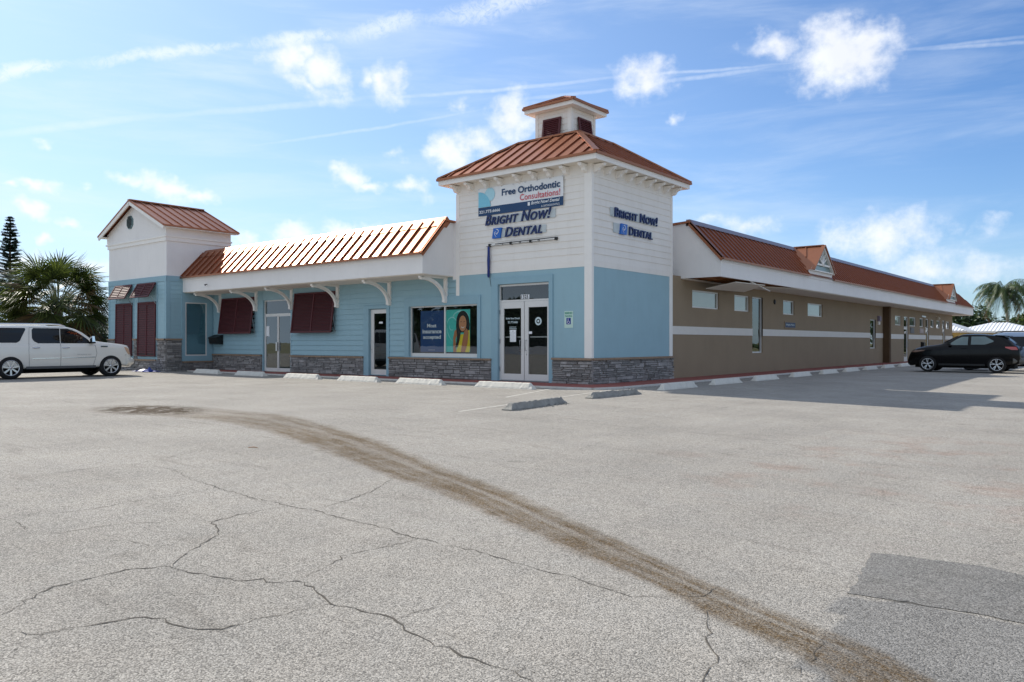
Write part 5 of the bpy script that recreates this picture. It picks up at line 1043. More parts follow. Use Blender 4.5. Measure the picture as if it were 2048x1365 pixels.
class Car:
    """x forward, y to its left, z up; keys: x, z_bottom, z_belt, z_top, half width, half width at roof"""
    def __init__(s, keys, shoulder=.06): s.K = smooth_keys(keys); s.sh = shoulder
    def section(s, x):
        zb, zs, zt, w, wr = [float(np.interp(x, s.K[:, 0], s.K[:, i])) for i in range(1, 6)]
        g = max(zt-zs, .02); P = [(0, zb), (w*.80, zb), (w*.955, zb+.05), (w*.99, zb+(zs-zb)*.30), (w, zb+(zs-zb)*.55), (w*.99, zs-.14*(zs-zb)), (w*.955, zs-.015), (w*.955+(wr-w*.955)*.06, zs+g*.05),
             (w*.955+(wr-w*.955)*.55, zs+g*.55), (wr+.02*min(1, g*3), zs+g*.86), (wr*.93, zs+g*.96), (wr*.6, zt), (0, zt+.01)]
        return P
    def dense(s, x, n=4):
        P = np.array(s.section(x)); out = []
        for i in range(len(P)-1):
            p0 = P[max(i-1, 0)]; p1 = P[i]; p2 = P[i+1]; p3 = P[min(i+2, len(P)-1)]
            for k in range(n):
                t = k/n; q = .5*((2*p1)+(p2-p0)*t+(2*p0-5*p1+4*p2-p3)*t*t+(3*p1-p0-3*p2+p3)*t**3); q = q*.6+(p1+(p2-p1)*t)*.4; out.append(q)
        out.append(P[-1]); return np.array(out)
    def yat(s, x, z):
        D = s.dense(x); i0 = 4; seg = D[i0:4*10+1]; zz = seg[:, 1]; yy = seg[:, 0]
        o = np.argsort(zz); return float(np.interp(z, zz[o], yy[o]))
    def body(s, name, m, parent, wheels, wr, m_well):
        xs = s.K[:, 0]; ring = None; vs = []; fs = []
        for x in xs:
            D = s.dense(x); full = [(x, -y, z) for y, z in D[::-1]]+[(x, y, z) for y, z in D[1:]]
            full = full[:-1]; ring = len(full); vs += full
        n = len(xs)
        for i in range(n-1):
            for k in range(ring): fs.append((i*ring+k, i*ring+(k+1) % ring, (i+1)*ring+(k+1) % ring, (i+1)*ring+k))
        fs.append(tuple(range(ring))[::-1]); fs.append(tuple(range((n-1)*ring, n*ring)))
        a = MB(); a.add(vs, fs, True); o = a.build(name, [m, m_well], parent, local=True)
        # wheel openings cut through the shell
        for wx in wheels:
            for sy in (-1, 1):
                c = MB(); c.lathe([(0, -.34), (wr, -.34), (wr, .34), (0, .34)], (wx, sy*.98, wr*.80), 'y', 40, False); co = c.build('cutter', [m, m_well], None)
                for p in co.data.polygons: p.material_index = 1
                md = o.modifiers.new('b', 'BOOLEAN'); md.operation = 'DIFFERENCE'; md.object = co; md.solver = 'EXACT'
                p_ = o.parent; o.parent = None
                dg = bpy.context.evaluated_depsgraph_get(); dg.update(); nm = bpy.data.meshes.new_from_object(o.evaluated_get(dg)); o.modifiers.clear(); o.data = nm; o.parent = p_
                bpy.data.objects.remove(co)
        return o
    def patch(s, name, outline, m, parent, off=.006, side=1, nz=10, nx=14):
        """outline: list of (z, x_left, x_right) rows"""
        Rw = np.array(outline, float); zs = np.linspace(Rw[0, 0], Rw[-1, 0], nz); vs = []
        for z in zs:
            a = np.interp(z, Rw[:, 0], Rw[:, 1]); b = np.interp(z, Rw[:, 0], Rw[:, 2])
            for x in np.linspace(a, b, nx): vs.append((x, side*(s.yat(x, z)+off), z))
        fs = [(j*nx+i, j*nx+i+1, (j+1)*nx+i+1, (j+1)*nx+i) for j in range(nz-1) for i in range(nx-1)]
        return MB().add(vs, fs, True).build(name, m, parent, local=True)
    def seam(s, mb, pts, side=1, wd=.007, off=.002):
        P = []
        for (x0, z0), (x1, z1) in zip(pts[:-1], pts[1:]):
            n = max(2, int(math.hypot(x1-x0, z1-z0)/.06))
            for i in range(n): P.append((x0+(x1-x0)*i/n, z0+(z1-z0)*i/n))
        P.append(pts[-1]); Q = [Vector((x, side*(s.yat(x, z)+off), z)) for x, z in P]
        for a_, b_ in zip(Q[:-1], Q[1:]): mb.bar(a_, b_, wd, wd, (0, side, .01))
M_TYRE = mat('tyre_rubber', lin(24, 24, 25), .85, var=.15); M_RIM = mat('bright_alloy', lin(200, 202, 205), .22, metal=.85, var=.02); M_WELL = mat('wheel_well_black', lin(10, 10, 11), .95)
M_CARGLASS = mat('tinted_car_glass', lin(6, 10, 13), .03, spec=.4, var=.02); M_CHROME = mat('chrome', lin(215, 217, 220), .12, metal=1, var=.01)
M_CLEARG = glass('clear_car_glass', (.50, .58, .58), 1.55)
def wheel(parent, x, y, r, rimr, w_, spokes, side, sw=.05, two=False):
    a = MB(); sd = side
    a.lathe([(rimr*.98, -w_/2), (r*.93, -w_/2), (r*.985, -w_*.42), (r, -w_*.3), (r, w_*.3), (r*.985, w_*.42), (r*.93, w_/2), (rimr*.98, w_/2), (rimr*.95, w_*.3), (rimr*.95, -w_*.3), (rimr*.98, -w_/2)], (x, y, r), 'y', 40)
    o = thing_part('wheel', parent, a, M_TYRE)
    d = MB(); d.lathe([(0, sd*w_*.02), (rimr*.95, sd*w_*.02)], (x, y, r), 'y', 32, False); d.build('brake_disc', M_WELL, o, local=True)
    b = MB(); b.lathe([(rimr*.86, sd*w_*.30), (rimr*.90, sd*w_*.47), (rimr*.97, sd*w_*.50), (rimr*.99, sd*w_*.40)], (x, y, r), 'y', 36)
    b.lathe([(0, sd*w_*.44), (rimr*.20, sd*w_*.44), (rimr*.24, sd*w_*.38), (rimr*.24, sd*w_*.1)], (x, y, r), 'y', 20)
    yo = y+sd*w_*.42
    for k in range(spokes):
        t = 2*math.pi*k/spokes+.25; c, s_ = math.cos(t), math.sin(t); px, pz = -s_, c
        for q in ((-1, 1) if two else (0,)):
            r0 = rimr*.18; r1 = rimr*.92; w0 = sw*.75; w1 = sw*(.55 if two else 1.1); of = q*sw*.9
            P0 = (x+c*r0, r+s_*r0); P1 = (x+c*r1+px*of, r+s_*r1+pz*of)
            b.hexa([(P0[0]-px*w0/2, yo-sd*.02, P0[1]-pz*w0/2), (P0[0]+px*w0/2, yo-sd*.02, P0[1]+pz*w0/2), (P1[0]+px*w1/2, yo-sd*.03, P1[1]+pz*w1/2), (P1[0]-px*w1/2, yo-sd*.03, P1[1]-pz*w1/2),
                    (P0[0]-px*w0/2, yo+sd*.008, P0[1]-pz*w0/2), (P0[0]+px*w0/2, yo+sd*.008, P0[1]+pz*w0/2), (P1[0]+px*w1/2, yo+sd*.012, P1[1]+pz*w1/2), (P1[0]-px*w1/2, yo+sd*.012, P1[1]-pz*w1/2)])
    b.build('rim', M_RIM, o, local=True)
def thing_part(name, parent, mb, m): return mb.build(name, m, parent, local=True)
# white long SUV, side facing the camera is its right (-y local)
def suv_white():
    root = thing('white_suv', 'large white long wheelbase luxury SUV with chrome wheels parked beside the gabled tower', 'car', (-19.32, -7.62, 0), R(90))
    M = mat('pearl_white_paint', lin(232, 229, 220), .32, var=.01, coat=1.0)
    keys = [(-2.98, .55, 1.12, 1.25, .88, .72), (-2.92, .42, 1.22, 1.70, .96, .76), (-2.75, .40, 1.25, 1.86, .99, .83), (-2.2, .38, 1.26, 1.91, 1.0, .86), (-1.0, .36, 1.26, 1.935, 1.0, .87), (.05, .36, 1.26, 1.925, 1.0, .86), (.45, .36, 1.26, 1.85, 1.0, .85),
            (.78, .36, 1.26, 1.69, 1.0, .84), (1.18, .36, 1.26, 1.40, 1.0, .84), (1.4, .37, 1.25, 1.345, 1.0, .87), (2.0, .40, 1.20, 1.27, .99, .86), (2.40, .38, 1.13, 1.20, .97, .86), (2.48, .36, 1.04, 1.12, .94, .84), (2.53, .34, .82, .88, .91, .80), (2.60, .36, .70, .74, .86, .68)]
    c = Car(keys); W = (-1.70, 1.74); c.body('body', M, root, W, .515, M_WELL)
    for side in (-1, 1):
        for wx in W: wheel(root, wx, side*.90, .405, .285, .27, 7, side, .062)
        c.patch('rear_quarter_window', [(1.30, -2.70, -1.50), (1.36, -2.72, -1.40), (1.78, -2.62, -1.20), (1.83, -2.58, -1.22)], M_CARGLASS, root, side=side)
        c.patch('rear_door_window', [(1.28, -.80, -.07), (1.34, -.92, -.07), (1.44, -1.0, -.07), (1.78, -1.0, -.07), (1.83, -.95, -.07)], M_CARGLASS, root, side=side)
        c.patch('front_door_window', [(1.28, -.045, 1.02), (1.40, -.045, .96), (1.60, -.045, .70), (1.74, -.045, .48), (1.82, -.045, .20)], M_CARGLASS, root, side=side)
        sm = MB(); 
        for P in ([(-1.10, .42), (-1.12, 1.0), (-1.10, 1.4), (-1.08, 1.85)], [(-.055, .40), (-.055, 1.27)], [(1.10, .44), (1.22, .9), (1.16, 1.22)], [(-1.08, 1.85), (.1, 1.85), (.42, 1.79)], [(-1.9, 1.02), (2.2, 1.0)][:0] or [(2.28, .80), (2.34, .85)]): c.seam(sm, P, side)
        thing_part('door_seam', root, sm, M_BLACK)
        tm = MB(); c.seam(tm, [(-1.02, .73), (-.10, .735)], side, .028, .004); thing_part('side_moulding', root, tm, M_CHROME); tm = MB(); c.seam(tm, [(-.02, .735), (1.16, .76)], side, .028, .004); thing_part('side_moulding', root, tm, M_CHROME)
        sk = MB(); c.seam(sk, [(-1.2, .40), (1.2, .40)], side, .09, -.02); thing_part('sill', root, sk, mat('grey_plastic', lin(84, 86, 88), .6))
        for hx in (-.88, .12):
            h = MB(); y = c.yat(hx, 1.12); h.tube([(hx-.13, side*(y+.01), 1.12), (hx-.08, side*(y+.035), 1.12), (hx+.06, side*(y+.035), 1.12), (hx+.12, side*(y+.01), 1.12)], [.014, .022, .022, .014], 8); thing_part('door_handle', root, h, M_CHROME)
        mr = MB(); mr.hexa([(.96, side*1.0, 1.33), (1.10, side*1.02, 1.33), (1.08, side*1.19, 1.34), (.98, side*1.18, 1.34), (.97, side*1.0, 1.52), (1.08, side*1.02, 1.53), (1.06, side*1.18, 1.55), (.98, side*1.17, 1.55)])
        mo_ = thing_part('wing_mirror', root, mr, M_CHROME); mb2 = MB(); mb2.hexa([(.95, side*.94, 1.27), (1.11, side*.94, 1.27), (1.10, side*1.18, 1.28), (.97, side*1.17, 1.28), (.95, side*.94, 1.33), (1.11, side*.94, 1.33), (1.10, side*1.18, 1.335), (.97, side*1.17, 1.335)]); thing_part('mirror_foot', mo_, mb2, M_BLACK)
        v = MB(); c.seam(v, [(1.36, 1.16), (1.62, 1.16)], side, .055, .004); vo = thing_part('fender_vent', root, v, M_CHROME); v = MB(); c.seam(v, [(1.38, 1.16), (1.60, 1.16)], side, .03, .02); thing_part('grille', vo, v, M_BLACK)
        c.patch('headlight', [(.84, 2.42, 2.50), (.94, 2.34, 2.47), (1.08, 2.28, 2.42), (1.13, 2.26, 2.34)], mat('headlight_lens', lin(206, 168, 138), .12, coat=1), root, side=side, off=.008)
        rr = MB(); rr.tube([(-2.35, side*.68, 1.90), (-2.2, side*.72, 1.97), (-.3, side*.72, 1.985), (.0, side*.71, 1.97), (.2, side*.70, 1.91)], [.02, .025, .025, .025, .02], 8); thing_part('roof_rail', root, rr, M_CHROME)
        c.patch('tail_light', [(.98, -2.95, -2.86), (1.55, -2.93, -2.84)], mat('red_lens', lin(140, 16, 18), .15, coat=1), root, side=side, off=.006)
    for word, u0, u1 in (('ESCALADE', .52, .86), ('ESV', .90, 1.02)):
        sv, sf = text_mesh(word, u1-u0, .040, .004, bold=.01)
        tx = MB(); tx.add([(u0+u, -(c.yat(u0+u, .86)+.004+d), .84+z) for u, z, d in sv], sf); thing_part('door_lettering', root, tx, M_STEEL)
    bp = MB(); bp.tube([(2.32, -.93, .57), (2.54, -.86, .57), (2.62, -.4, .57), (2.62, .4, .57), (2.54, .86, .57), (2.32, .93, .57)], .15, 10); thing_part('bumper', root, bp, M)
    gr = MB(); gr.box(2.46, -.5, .74, 2.56, .5, 1.06); thing_part('grille', root, gr, M_CHROME)
    ws = MB(); ws.add([(.50, -.70, 1.86), (.50, .70, 1.86), (1.20, .80, 1.42), (1.20, -.80, 1.42)], [(0, 1, 2, 3)]); thing_part('windscreen', root, ws, M_CARGLASS)
    un = MB(); un.box(-2.6, -.6, .30, 2.3, .6, .46); un.box(-1.3, -.35, .18, 1.2, -.2, .3); thing_part('underbody', root, un, M_WELL)
    return root
suv_white()
# black hatchback, heading -x; its left side faces the camera
def hatch():
    root = thing('black_hatchback', 'black small crossover hatchback with silver wheels parked nose to the side wall', 'car', (6.55, 19.95, 0.02), R(180))
    M = mat('black_car_paint', lin(3, 3, 5), .16, var=.01, coat=.08, spec=.22)
    keys = [(-2.14, .50, .80, .86, .74, .58), (-2.10, .40, 1.0, 1.06, .84, .64), (-1.98, .34, 1.14, 1.18, .87, .62), (-1.80, .32, 1.18, 1.36, .88, .58), (-1.5, .30, 1.19, 1.54, .885, .57), (-1.1, .28, 1.18, 1.61, .89, .585), (-.4, .27, 1.16, 1.66, .89, .60), (-.05, .27, 1.15, 1.65, .89, .60), (.3, .27, 1.14, 1.53, .89, .61),
            (.62, .27, 1.12, 1.34, .885, .65), (.85, .28, 1.10, 1.22, .88, .70), (1.4, .30, 1.06, 1.14, .86, .68), (1.85, .28, .96, 1.03, .82, .62), (2.08, .26, .78, .86, .74, .54), (2.17, .30, .55, .6, .68, .5)]
    c = Car(keys); W = (-1.30, 1.33); body = c.body('body', M, root, W, .405, M_WELL)
    GL = mat('reflective_car_glass', lin(58, 78, 84), .04, spec=1.0, var=.15, vscale=2.5)
    for side in (1, -1):
        for wx in W: wheel(root, wx, side*.79, .345, .255, .20, 5, side, .045, True)
        c.patch('front_door_window', [(1.18, -.22, .56), (1.28, -.22, .42), (1.42, -.22, .24), (1.54, -.22, .02)], GL, root, side=side)
        c.patch('rear_door_window', [(1.20, -.86, -.34), (1.27, -1.05, -.34), (1.33, -1.20, -.34), (1.38, -1.15, -.34), (1.55, -.85, -.34)], GL, root, side=side)
        sm = MB()
        for P in ([(-.28, .38), (-.28, 1.16)], [(-.92, .70), (-1.15, 1.16)], [(.82, .42), (.84, 1.08)], [(-.8, .36), (.92, .36)]): c.seam(sm, P, side)
        thing_part('door_seam', root, sm, M_WELL)
        sk = MB(); c.seam(sk, [(-.86, .33), (.90, .33)], side, .08, -.01); thing_part('sill', root, sk, M_BLACK)
        h = MB(); y = c.yat(-.1, 1.04); h.tube([(.02, side*(y+.01), 1.04), (-.12, side*(y+.03), 1.04), (-.2, side*(y+.01), 1.045)], .013, 6); thing_part('door_handle', root, h, M)
        mr = MB(); mr.hexa([(.42, side*.88, 1.18), (.56, side*.88, 1.18), (.54, side*1.04, 1.2), (.44, side*1.04, 1.2), (.42, side*.88, 1.30), (.54, side*.88, 1.30), (.52, side*1.04, 1.32), (.44, side*1.04, 1.32)]); thing_part('wing_mirror', root, mr, M)
        c.patch('headlight', [(.86, 1.80, 2.02), (.92, 1.50, 1.95), (.96, 1.42, 1.80)], mat('smoky_lens', lin(120, 96, 84), .1, coat=1), root, side=side, off=.006)
        c.patch('tail_light', [(.98, -2.06, -1.84), (1.06, -2.03, -1.62), (1.11, -1.99, -1.60)], mat('pinkish_tail_lens', lin(170, 60, 58), .15, coat=1), root, side=side, off=.006)
    sp = MB(); sp.prism([(-1.20, -.55, 1.58), (-1.72, -.56, 1.54), (-1.72, .56, 1.54), (-1.20, .55, 1.58)], (0, 0, .035)); thing_part('roof_spoiler', root, sp, M)
    rw = MB(); rw.add([(-1.60, -.52, 1.50), (-1.60, .52, 1.50), (-2.0, .58, 1.18), (-2.0, -.58, 1.18)], [(0, 1, 2, 3)]); thing_part('rear_window', root, rw, GL)
    ws = MB(); ws.add([(.22, -.56, 1.58), (.22, .56, 1.58), (.76, .66, 1.28), (.76, -.66, 1.28)], [(0, 1, 2, 3)]); thing_part('windscreen', root, ws, GL)
    bp = MB(); bp.tube([(-1.85, -.82, .52), (-2.10, -.68, .52), (-2.16, 0, .52), (-2.10, .68, .52), (-1.85, .82, .52)], .13, 8); thing_part('rear_bumper', root, bp, mat('grey_bumper', lin(92, 90, 86), .55))
    un = MB(); un.box(-1.9, -.55, .18, 1.9, .55, .32); thing_part('underbody', root, un, M_WELL)
hatch()
def suv_silver():
    root = thing('silver_suv', 'silver blue SUV cut by the right edge, parked behind the black hatchback', 'car', (7.75, 23.2, 0.02), R(180))
    M = mat('silver_blue_paint', lin(126, 146, 172), .3, metal=.5, var=.01, coat=1.0)
    keys = [(-2.4, .45, .98, 1.10, .80, .66), (-2.32, .34, 1.05, 1.40, .90, .68), (-2.1, .32, 1.08, 1.64, .93, .70), (-1.2, .30, 1.08, 1.74, .94, .71), (0, .30, 1.06, 1.75, .94, .71), (.45, .30, 1.05, 1.68, .94, .69), (.95, .30, 1.04, 1.36, .93, .70), (1.3, .30, 1.02, 1.12, .92, .76), (1.9, .32, .96, 1.04, .89, .70), (2.2, .30, .86, .94, .84, .6), (2.34, .34, .6, .66, .72, .5)]
    c = Car(keys); W = (-1.42, 1.42); c.body('body', M, root, W, .40, M_WELL)
    for side in (1, -1):
        for wx in W: wheel(root, wx, side*.83, .35, .24, .22, 5, side, .05, True)
        c.patch('front_door_window', [(1.09, .05, .98), (1.3, .05, .72), (1.54, .05, .38)], M_CARGLASS, root, side=side)
        c.patch('rear_door_window', [(1.10, -.98, 0), (1.56, -.96, 0)], M_CARGLASS, root, side=side)
        c.patch('rear_quarter_window', [(1.12, -2.05, -1.06), (1.54, -1.85, -1.06)], M_CARGLASS, root, side=side)
        rr = MB(); rr.tube([(-1.9, side*.62, 1.74), (-1.7, side*.64, 1.81), (.2, side*.64, 1.81), (.4, side*.63, 1.74)], .018, 6); thing_part('roof_rail', root, rr, M_BLACK)
        h = MB(); y = c.yat(.2, .92); h.tube([(.10, side*(y+.01), .92), (.2, side*(y+.03), .92), (.30, side*(y+.01), .92)], .014, 6); thing_part('door_handle', root, h, M)
        c.patch('headlight', [(.80, 2.0, 2.16), (.92, 1.84, 2.08)], mat('clear_lens', lin(190, 196, 200), .1, coat=1), root, side=side)
    un = MB(); un.box(-2.1, -.55, .2, 2.0, .55, .36); thing_part('underbody', root, un, M_WELL)
suv_silver()
# blue tarp scraps and sticks before the SUV
a = MB(); r = random.Random(4); n = 10; m_ = 8; vs = []
for j in range(m_):
    for i in range(n): vs.append((-22.6+i*.16+r.gauss(0, .04), -3.15+j*.10+r.gauss(0, .03), .02+abs(r.gauss(0, .05))*math.sin(math.pi*(i+.5)/n)*math.sin(math.pi*(j+.5)/m_)*1.8))
a.add(vs, [(j*n+i, j*n+i+1, (j+1)*n+i+1, (j+1)*n+i) for j in range(m_-1) for i in range(n-1)])
tag(a.build('blue_tarp', mat('blue_plastic_sheet', lin(16, 52, 140), .5, var=.2)), 'crumpled blue plastic sheet on the ground in front of the white SUV', 'tarp')
a = MB(); a.tube([(-22.4, -3.0, .12), (-21.75, -2.5, .42)], .012, 6); tag(a.build('stick', mat('weathered_stick', lin(128, 124, 116), .8)), 'pale grey stick leaning up against the stone base by the blue sheet', 'stick')
a = MB(); a.tube([(-22.2, -2.9, .08), (-21.5, -2.7, .12)], .014, 6); tag(a.build('stick', mat('weathered_stick', lin(128, 124, 116), .8)), 'pale grey stick lying flat beside the blue sheet', 'stick')

# ------------------------------------------------------------------ vegetation
def leafmat(name, c1, c2, tr=.25):
    m = bpy.data.materials.new(name); m.use_nodes = True; nt = m.node_tree; N = nt.nodes; Lk = nt.links; b = N['Principled BSDF']; b.inputs['Roughness'].default_value = .5
    g = N.new('ShaderNodeNewGeometry'); cr = N.new('ShaderNodeValToRGB'); cr.color_ramp.elements[0].color = c1; cr.color_ramp.elements[1].color = c2; Lk.new(g.outputs['Random Per Island'], cr.inputs[0]); Lk.new(cr.outputs[0], b.inputs['Base Color'])
    t = N.new('ShaderNodeBsdfTranslucent'); Lk.new(cr.outputs[0], t.inputs[0]); mx = N.new('ShaderNodeMixShader'); mx.inputs[0].default_value = tr; Lk.new(b.outputs[0], mx.inputs[1]); Lk.new(t.outputs[0], mx.inputs[2]); Lk.new(mx.outputs[0], N['Material Output'].inputs[0]); return m
M_FAN = leafmat('fan_palm_green', lin(30, 44, 22), lin(92, 104, 44), .35); M_DEAD = leafmat('dead_frond_brown', lin(60, 44, 28), lin(120, 92, 54), .25)
M_COCO = leafmat('coconut_green', lin(18, 34, 12), lin(66, 88, 26), .14); M_PINE = leafmat('pine_green', lin(22, 44, 36), lin(44, 70, 50), .1); M_BUSH = leafmat('bush_green', lin(40, 62, 30), lin(92, 110, 52), .25)
M_BUSHD = leafmat('dark_bush_green', lin(26, 44, 26), lin(60, 82, 40), .2)
M_BARK = mat('palm_bark', lin(120, 104, 86), .95, var=.3, vscale=8, bump=.6)
def fan_palm(name, label, loc, h, rad, n=60, seed=1, group=None):
    r = random.Random(seed); root = thing(name, label, 'palm tree', loc, 0, group)
    a = MB(); a.tube([(0, 0, 0), (.1, 0, h*.35), (.05, .05, h*.7), (0, 0, h)], [.28, .22, .20, .24], 12); a.build('trunk', M_BARK, root, local=True)
    g = MB(); d = MB(); st = MB()
    for i in range(n):
        up = 1-2*((i+.5)/n)*.80; ph = i*2.399+r.uniform(-.2, .2); el = math.asin(max(-1, min(1, up)))+r.uniform(-.1, .1)
        dirv = Vector((math.cos(ph)*math.cos(el), math.sin(ph)*math.cos(el), math.sin(el))); L = rad*r.uniform(.50, .66)
        base = Vector((0, 0, h)); P = base+dirv*L*.55+Vector((0, 0, .12)); hub = base+dirv*L+Vector((0, 0, -.10*L*(1-up)))
        st.tube([base+dirv*.1, P, hub], [.03, .02, .012], 4)
        ax = (hub-P).normalized(); ax.z -= .15; ax.normalize(); side = ax.cross(Vector((0, 0, 1))); 
        if side.length < .1: side = Vector((1, 0, 0))
        side.normalize(); nr = side.cross(ax); tgt = d if (i > n*.78 or r.random() < .10) else g
        roll = r.uniform(-.7, .7); s2 = side*math.cos(roll)+nr*math.sin(roll); n2 = ax.cross(s2)
        nb = 26; R_ = rad*r.uniform(.36, .48)
        for k in range(nb):
            t = (k/(nb-1)-.5)*2; an = t*R(118); v = ax*math.cos(an)+s2*math.sin(an)+n2*(.25*abs(t)); v.normalize(); l = R_*(1-.35*abs(t)**2)*r.uniform(.9, 1.1)
            w2 = v.cross(n2).normalized()*.028*rad/2.6; m1 = hub+v*l*.55; tip = hub+v*l+Vector((0, 0, -r.uniform(.05, .26)*l))
            tgt.add([hub-w2*.4, hub+w2*.4, m1+w2, m1-w2, tip], [(0, 1, 2, 3), (3, 2, 4)])
    g.build('crown', M_FAN, root, local=True); d.build('dead_fronds', M_DEAD, root, local=True); st.build('frond_stalks', M_FAN if False else mat('frond_stalk', lin(110, 116, 72), .6, var=.2), root, local=True)
    return root
fan_palm('fan_palm', 'broad sabal fan palm with shaggy crown behind the white SUV', (-32.6, -2.4, 0), 3.15, 3.45, 116, 3)
def coconut(name, label, loc, h, rad, n=22, seed=1, lean=(.5, 0), wind=(-.3, 0), group=None):
    r = random.Random(seed); root = thing(name, label, 'palm tree', loc, 0, group)
    top = Vector((lean[0], lean[1], h)); a = MB(); a.tube([(0, 0, 0), (lean[0]*.2, lean[1]*.2, h*.4), (lean[0]*.55, lean[1]*.55, h*.75), top], [.20, .13, .12, .13], 10); a.build('trunk', mat('pale_palm_bark', lin(150, 140, 124), .9, var=.2, vscale=6), root, local=True)
    g = MB(); d = MB()
    for i in range(n):
        f = (i+.5)/n; el0 = R(80)-R(105)*f+r.uniform(-.1, .1); ph = i*2.399+r.uniform(-.2, .2); L = rad*r.uniform(.9, 1.1); pts = []; p = top.copy(); el = el0; hd = Vector((math.cos(ph), math.sin(ph), 0)); S_ = 16
        for k in range(S_+1):
            pts.append(p.copy()); dv = hd*math.cos(el)+Vector((0, 0, math.sin(el)))+Vector((wind[0], wind[1], 0))*.3*(k/S_); p = p+dv.normalized()*L/S_; el -= R(7+3*(1-f))
        tgt = d if (f > .82 and r.random() < .6) else g; tgt.tube(pts, [.03*(1-k/(S_+2)) for k in range(S_+1)], 4, False)
        for k in range(2, S_*2+1):
            t = k/(S_*2); idx = min(int(t*S_), S_-1); q = pts[idx].lerp(pts[idx+1], t*S_-idx); ax = (pts[idx+1]-pts[idx]).normalized(); sd = ax.cross(Vector((0, 0, 1)))
            if sd.length < .05: sd = Vector((1, 0, 0))
            sd.normalize()
            for sg in (-1, 1):
                l = L*.26*math.sin(math.pi*min(t*.85+.12, 1))*r.uniform(.85, 1.1); v = (sd*sg*.75+ax*.6+Vector((wind[0], wind[1], -.55-.3*r.random()))).normalized(); m1 = q+v*l*.5; tip = q+v*l+Vector((0, 0, -l*.28)); ww = ax*.035
                tgt.add([q-ww*.6, q+ww*.6, m1+ww, m1-ww, tip], [(0, 1, 2, 3), (3, 2, 4)])
    g.build('crown', M_COCO, root, local=True)
    if d.v: d.build('dead_fronds', M_DEAD, root, local=True)
    return root
coconut('coconut_palm', 'coconut palm with arching windblown fronds above the white roofed house', (2.6, 68.0, 0), 6.1, 3.5, 34, 5, (-.6, -.2), (-.35, -.1))
coconut('coconut_palm', 'coconut palm cut by the right edge behind the first coconut palm', (4.6, 76.0, 0), 6.6, 3.6, 30, 8, (.1, 0), (-.3, 0))
def norfolk(loc, h, rad, seed=2):
    r = random.Random(seed); root = thing('norfolk_pine', 'tall dark narrow conifer with tiered branches at the left edge', 'tree', loc)
    a = MB(); a.tube([(0, 0, 0), (0, 0, h*.5), (0, 0, h)], [.26, .16, .03], 8); a.build('trunk', M_BARK, root, local=True); g = MB(); z = h*.18
    while z < h-.15:
        t = (z-h*.18)/(h*.82); L = rad*(1-t)**.75*r.uniform(.7, 1.12)+.1; m = 7; off = r.random()*6
        for k in range(m):
            ph = off+k*2*math.pi/m+r.uniform(-.4, .4); hd = Vector((math.cos(ph), math.sin(ph), 0)); b0 = Vector((0, 0, z)); tip = b0+hd*L+Vector((0, 0, L*.22)); g.tube([b0, b0.lerp(tip, .5)-Vector((0, 0, .05*L)), tip], [.03, .02, .01], 3, False)
            nl = int(9+L*9)
            for j in range(nl):
                s = .2+.8*j/nl; q = b0.lerp(tip, s); sd = Vector((-hd.y, hd.x, 0))
                for sg in (-1, 1):
                    v = (sd*sg+hd*.7+Vector((0, 0, r.uniform(-.25, .35)))).normalized(); l = .38*(1-s*.45)*r.uniform(.7, 1.2); w2 = hd*.045; g.add([q-w2, q+w2, q+v*l+w2*.5, q+v*l-w2*.5], [(0, 1, 2, 3)])
                g.add([q-sd*.05, q+sd*.05, q+sd*.04+Vector((0, 0, .14)), q-sd*.04+Vector((0, 0, .14))], [(0, 1, 2, 3)])
        z += r.uniform(.20, .34)
    g.build('crown', M_PINE, root, local=True)
norfolk((-66.0, 6.2, 0), 12.6, 2.1)
def bush(name, label, loc, sx, sy, h, n, m, ls=.14, seed=1, cat='bush', trunk=False, group=None, kind=None):
    r = random.Random(seed); root = thing(name, label, cat, loc, 0, group)
    cl = [(r.uniform(-1, 1)*sx*.6, r.uniform(-1, 1)*sy*.6, h*r.uniform(.25, .8), r.uniform(.35, .6)) for _ in range(12)]
    a = MB()
    for cx_, cy_, cz_, cr_ in cl[:6 if trunk else 4]: a.tube([(cx_*.1, cy_*.1, 0), (cx_*.5, cy_*.5, cz_*.5), (cx_, cy_, cz_)], [.08, .05, .02], 5)
    a.build('trunk' if trunk else 'stem', M_BARK, root, local=True); g = MB()
    for i in range(n):
        cx_, cy_, cz_, cr_ = cl[i % 12]; v = Vector((r.gauss(0, 1), r.gauss(0, 1), r.gauss(0, 1))).normalized()*(r.random()**.4); p = Vector((cx_+v.x*sx*cr_, cy_+v.y*sy*cr_, max(.05, cz_+v.z*h*cr_*.7)))
        u = Vector((r.gauss(0, 1), r.gauss(0, 1), r.gauss(0, .6))).normalized(); w2 = u.cross(Vector((r.gauss(0, 1), r.gauss(0, 1), r.gauss(0, 1)))).normalized(); l = ls*r.uniform(.6, 1.4)
        g.add([p-u*l, p+w2*l*.35, p+u*l, p-w2*l*.35], [(0, 1, 2, 3)])
    g.build('crown' if trunk else 'foliage', m, root, local=True); return root
bush('leafy_tree', 'olive green leafy tree at the left edge below the dark conifer', (-40.5, -5.6, 0), 1.9, 1.9, 4.6, 5200, M_BUSH, .16, 4, 'tree', True)
bush('shrub', 'low green shrub under the fan palm beside the grass verge', (-31.0, -4.6, 0), 1.6, 1.1, 1.5, 2200, M_BUSH, .12, 5)
bush('shrub', 'dark shrub between the fan palm and the gabled tower', (-31.8, -1.0, 0), 1.3, 1.2, 1.9, 2200, M_BUSHD, .12, 6)
bush('shrub', 'wide shrub left of the fan palm behind the roof of the white SUV', (-34.5, -5.2, 0), 2.2, 1.4, 2.4, 3000, M_BUSHD, .14, 7)
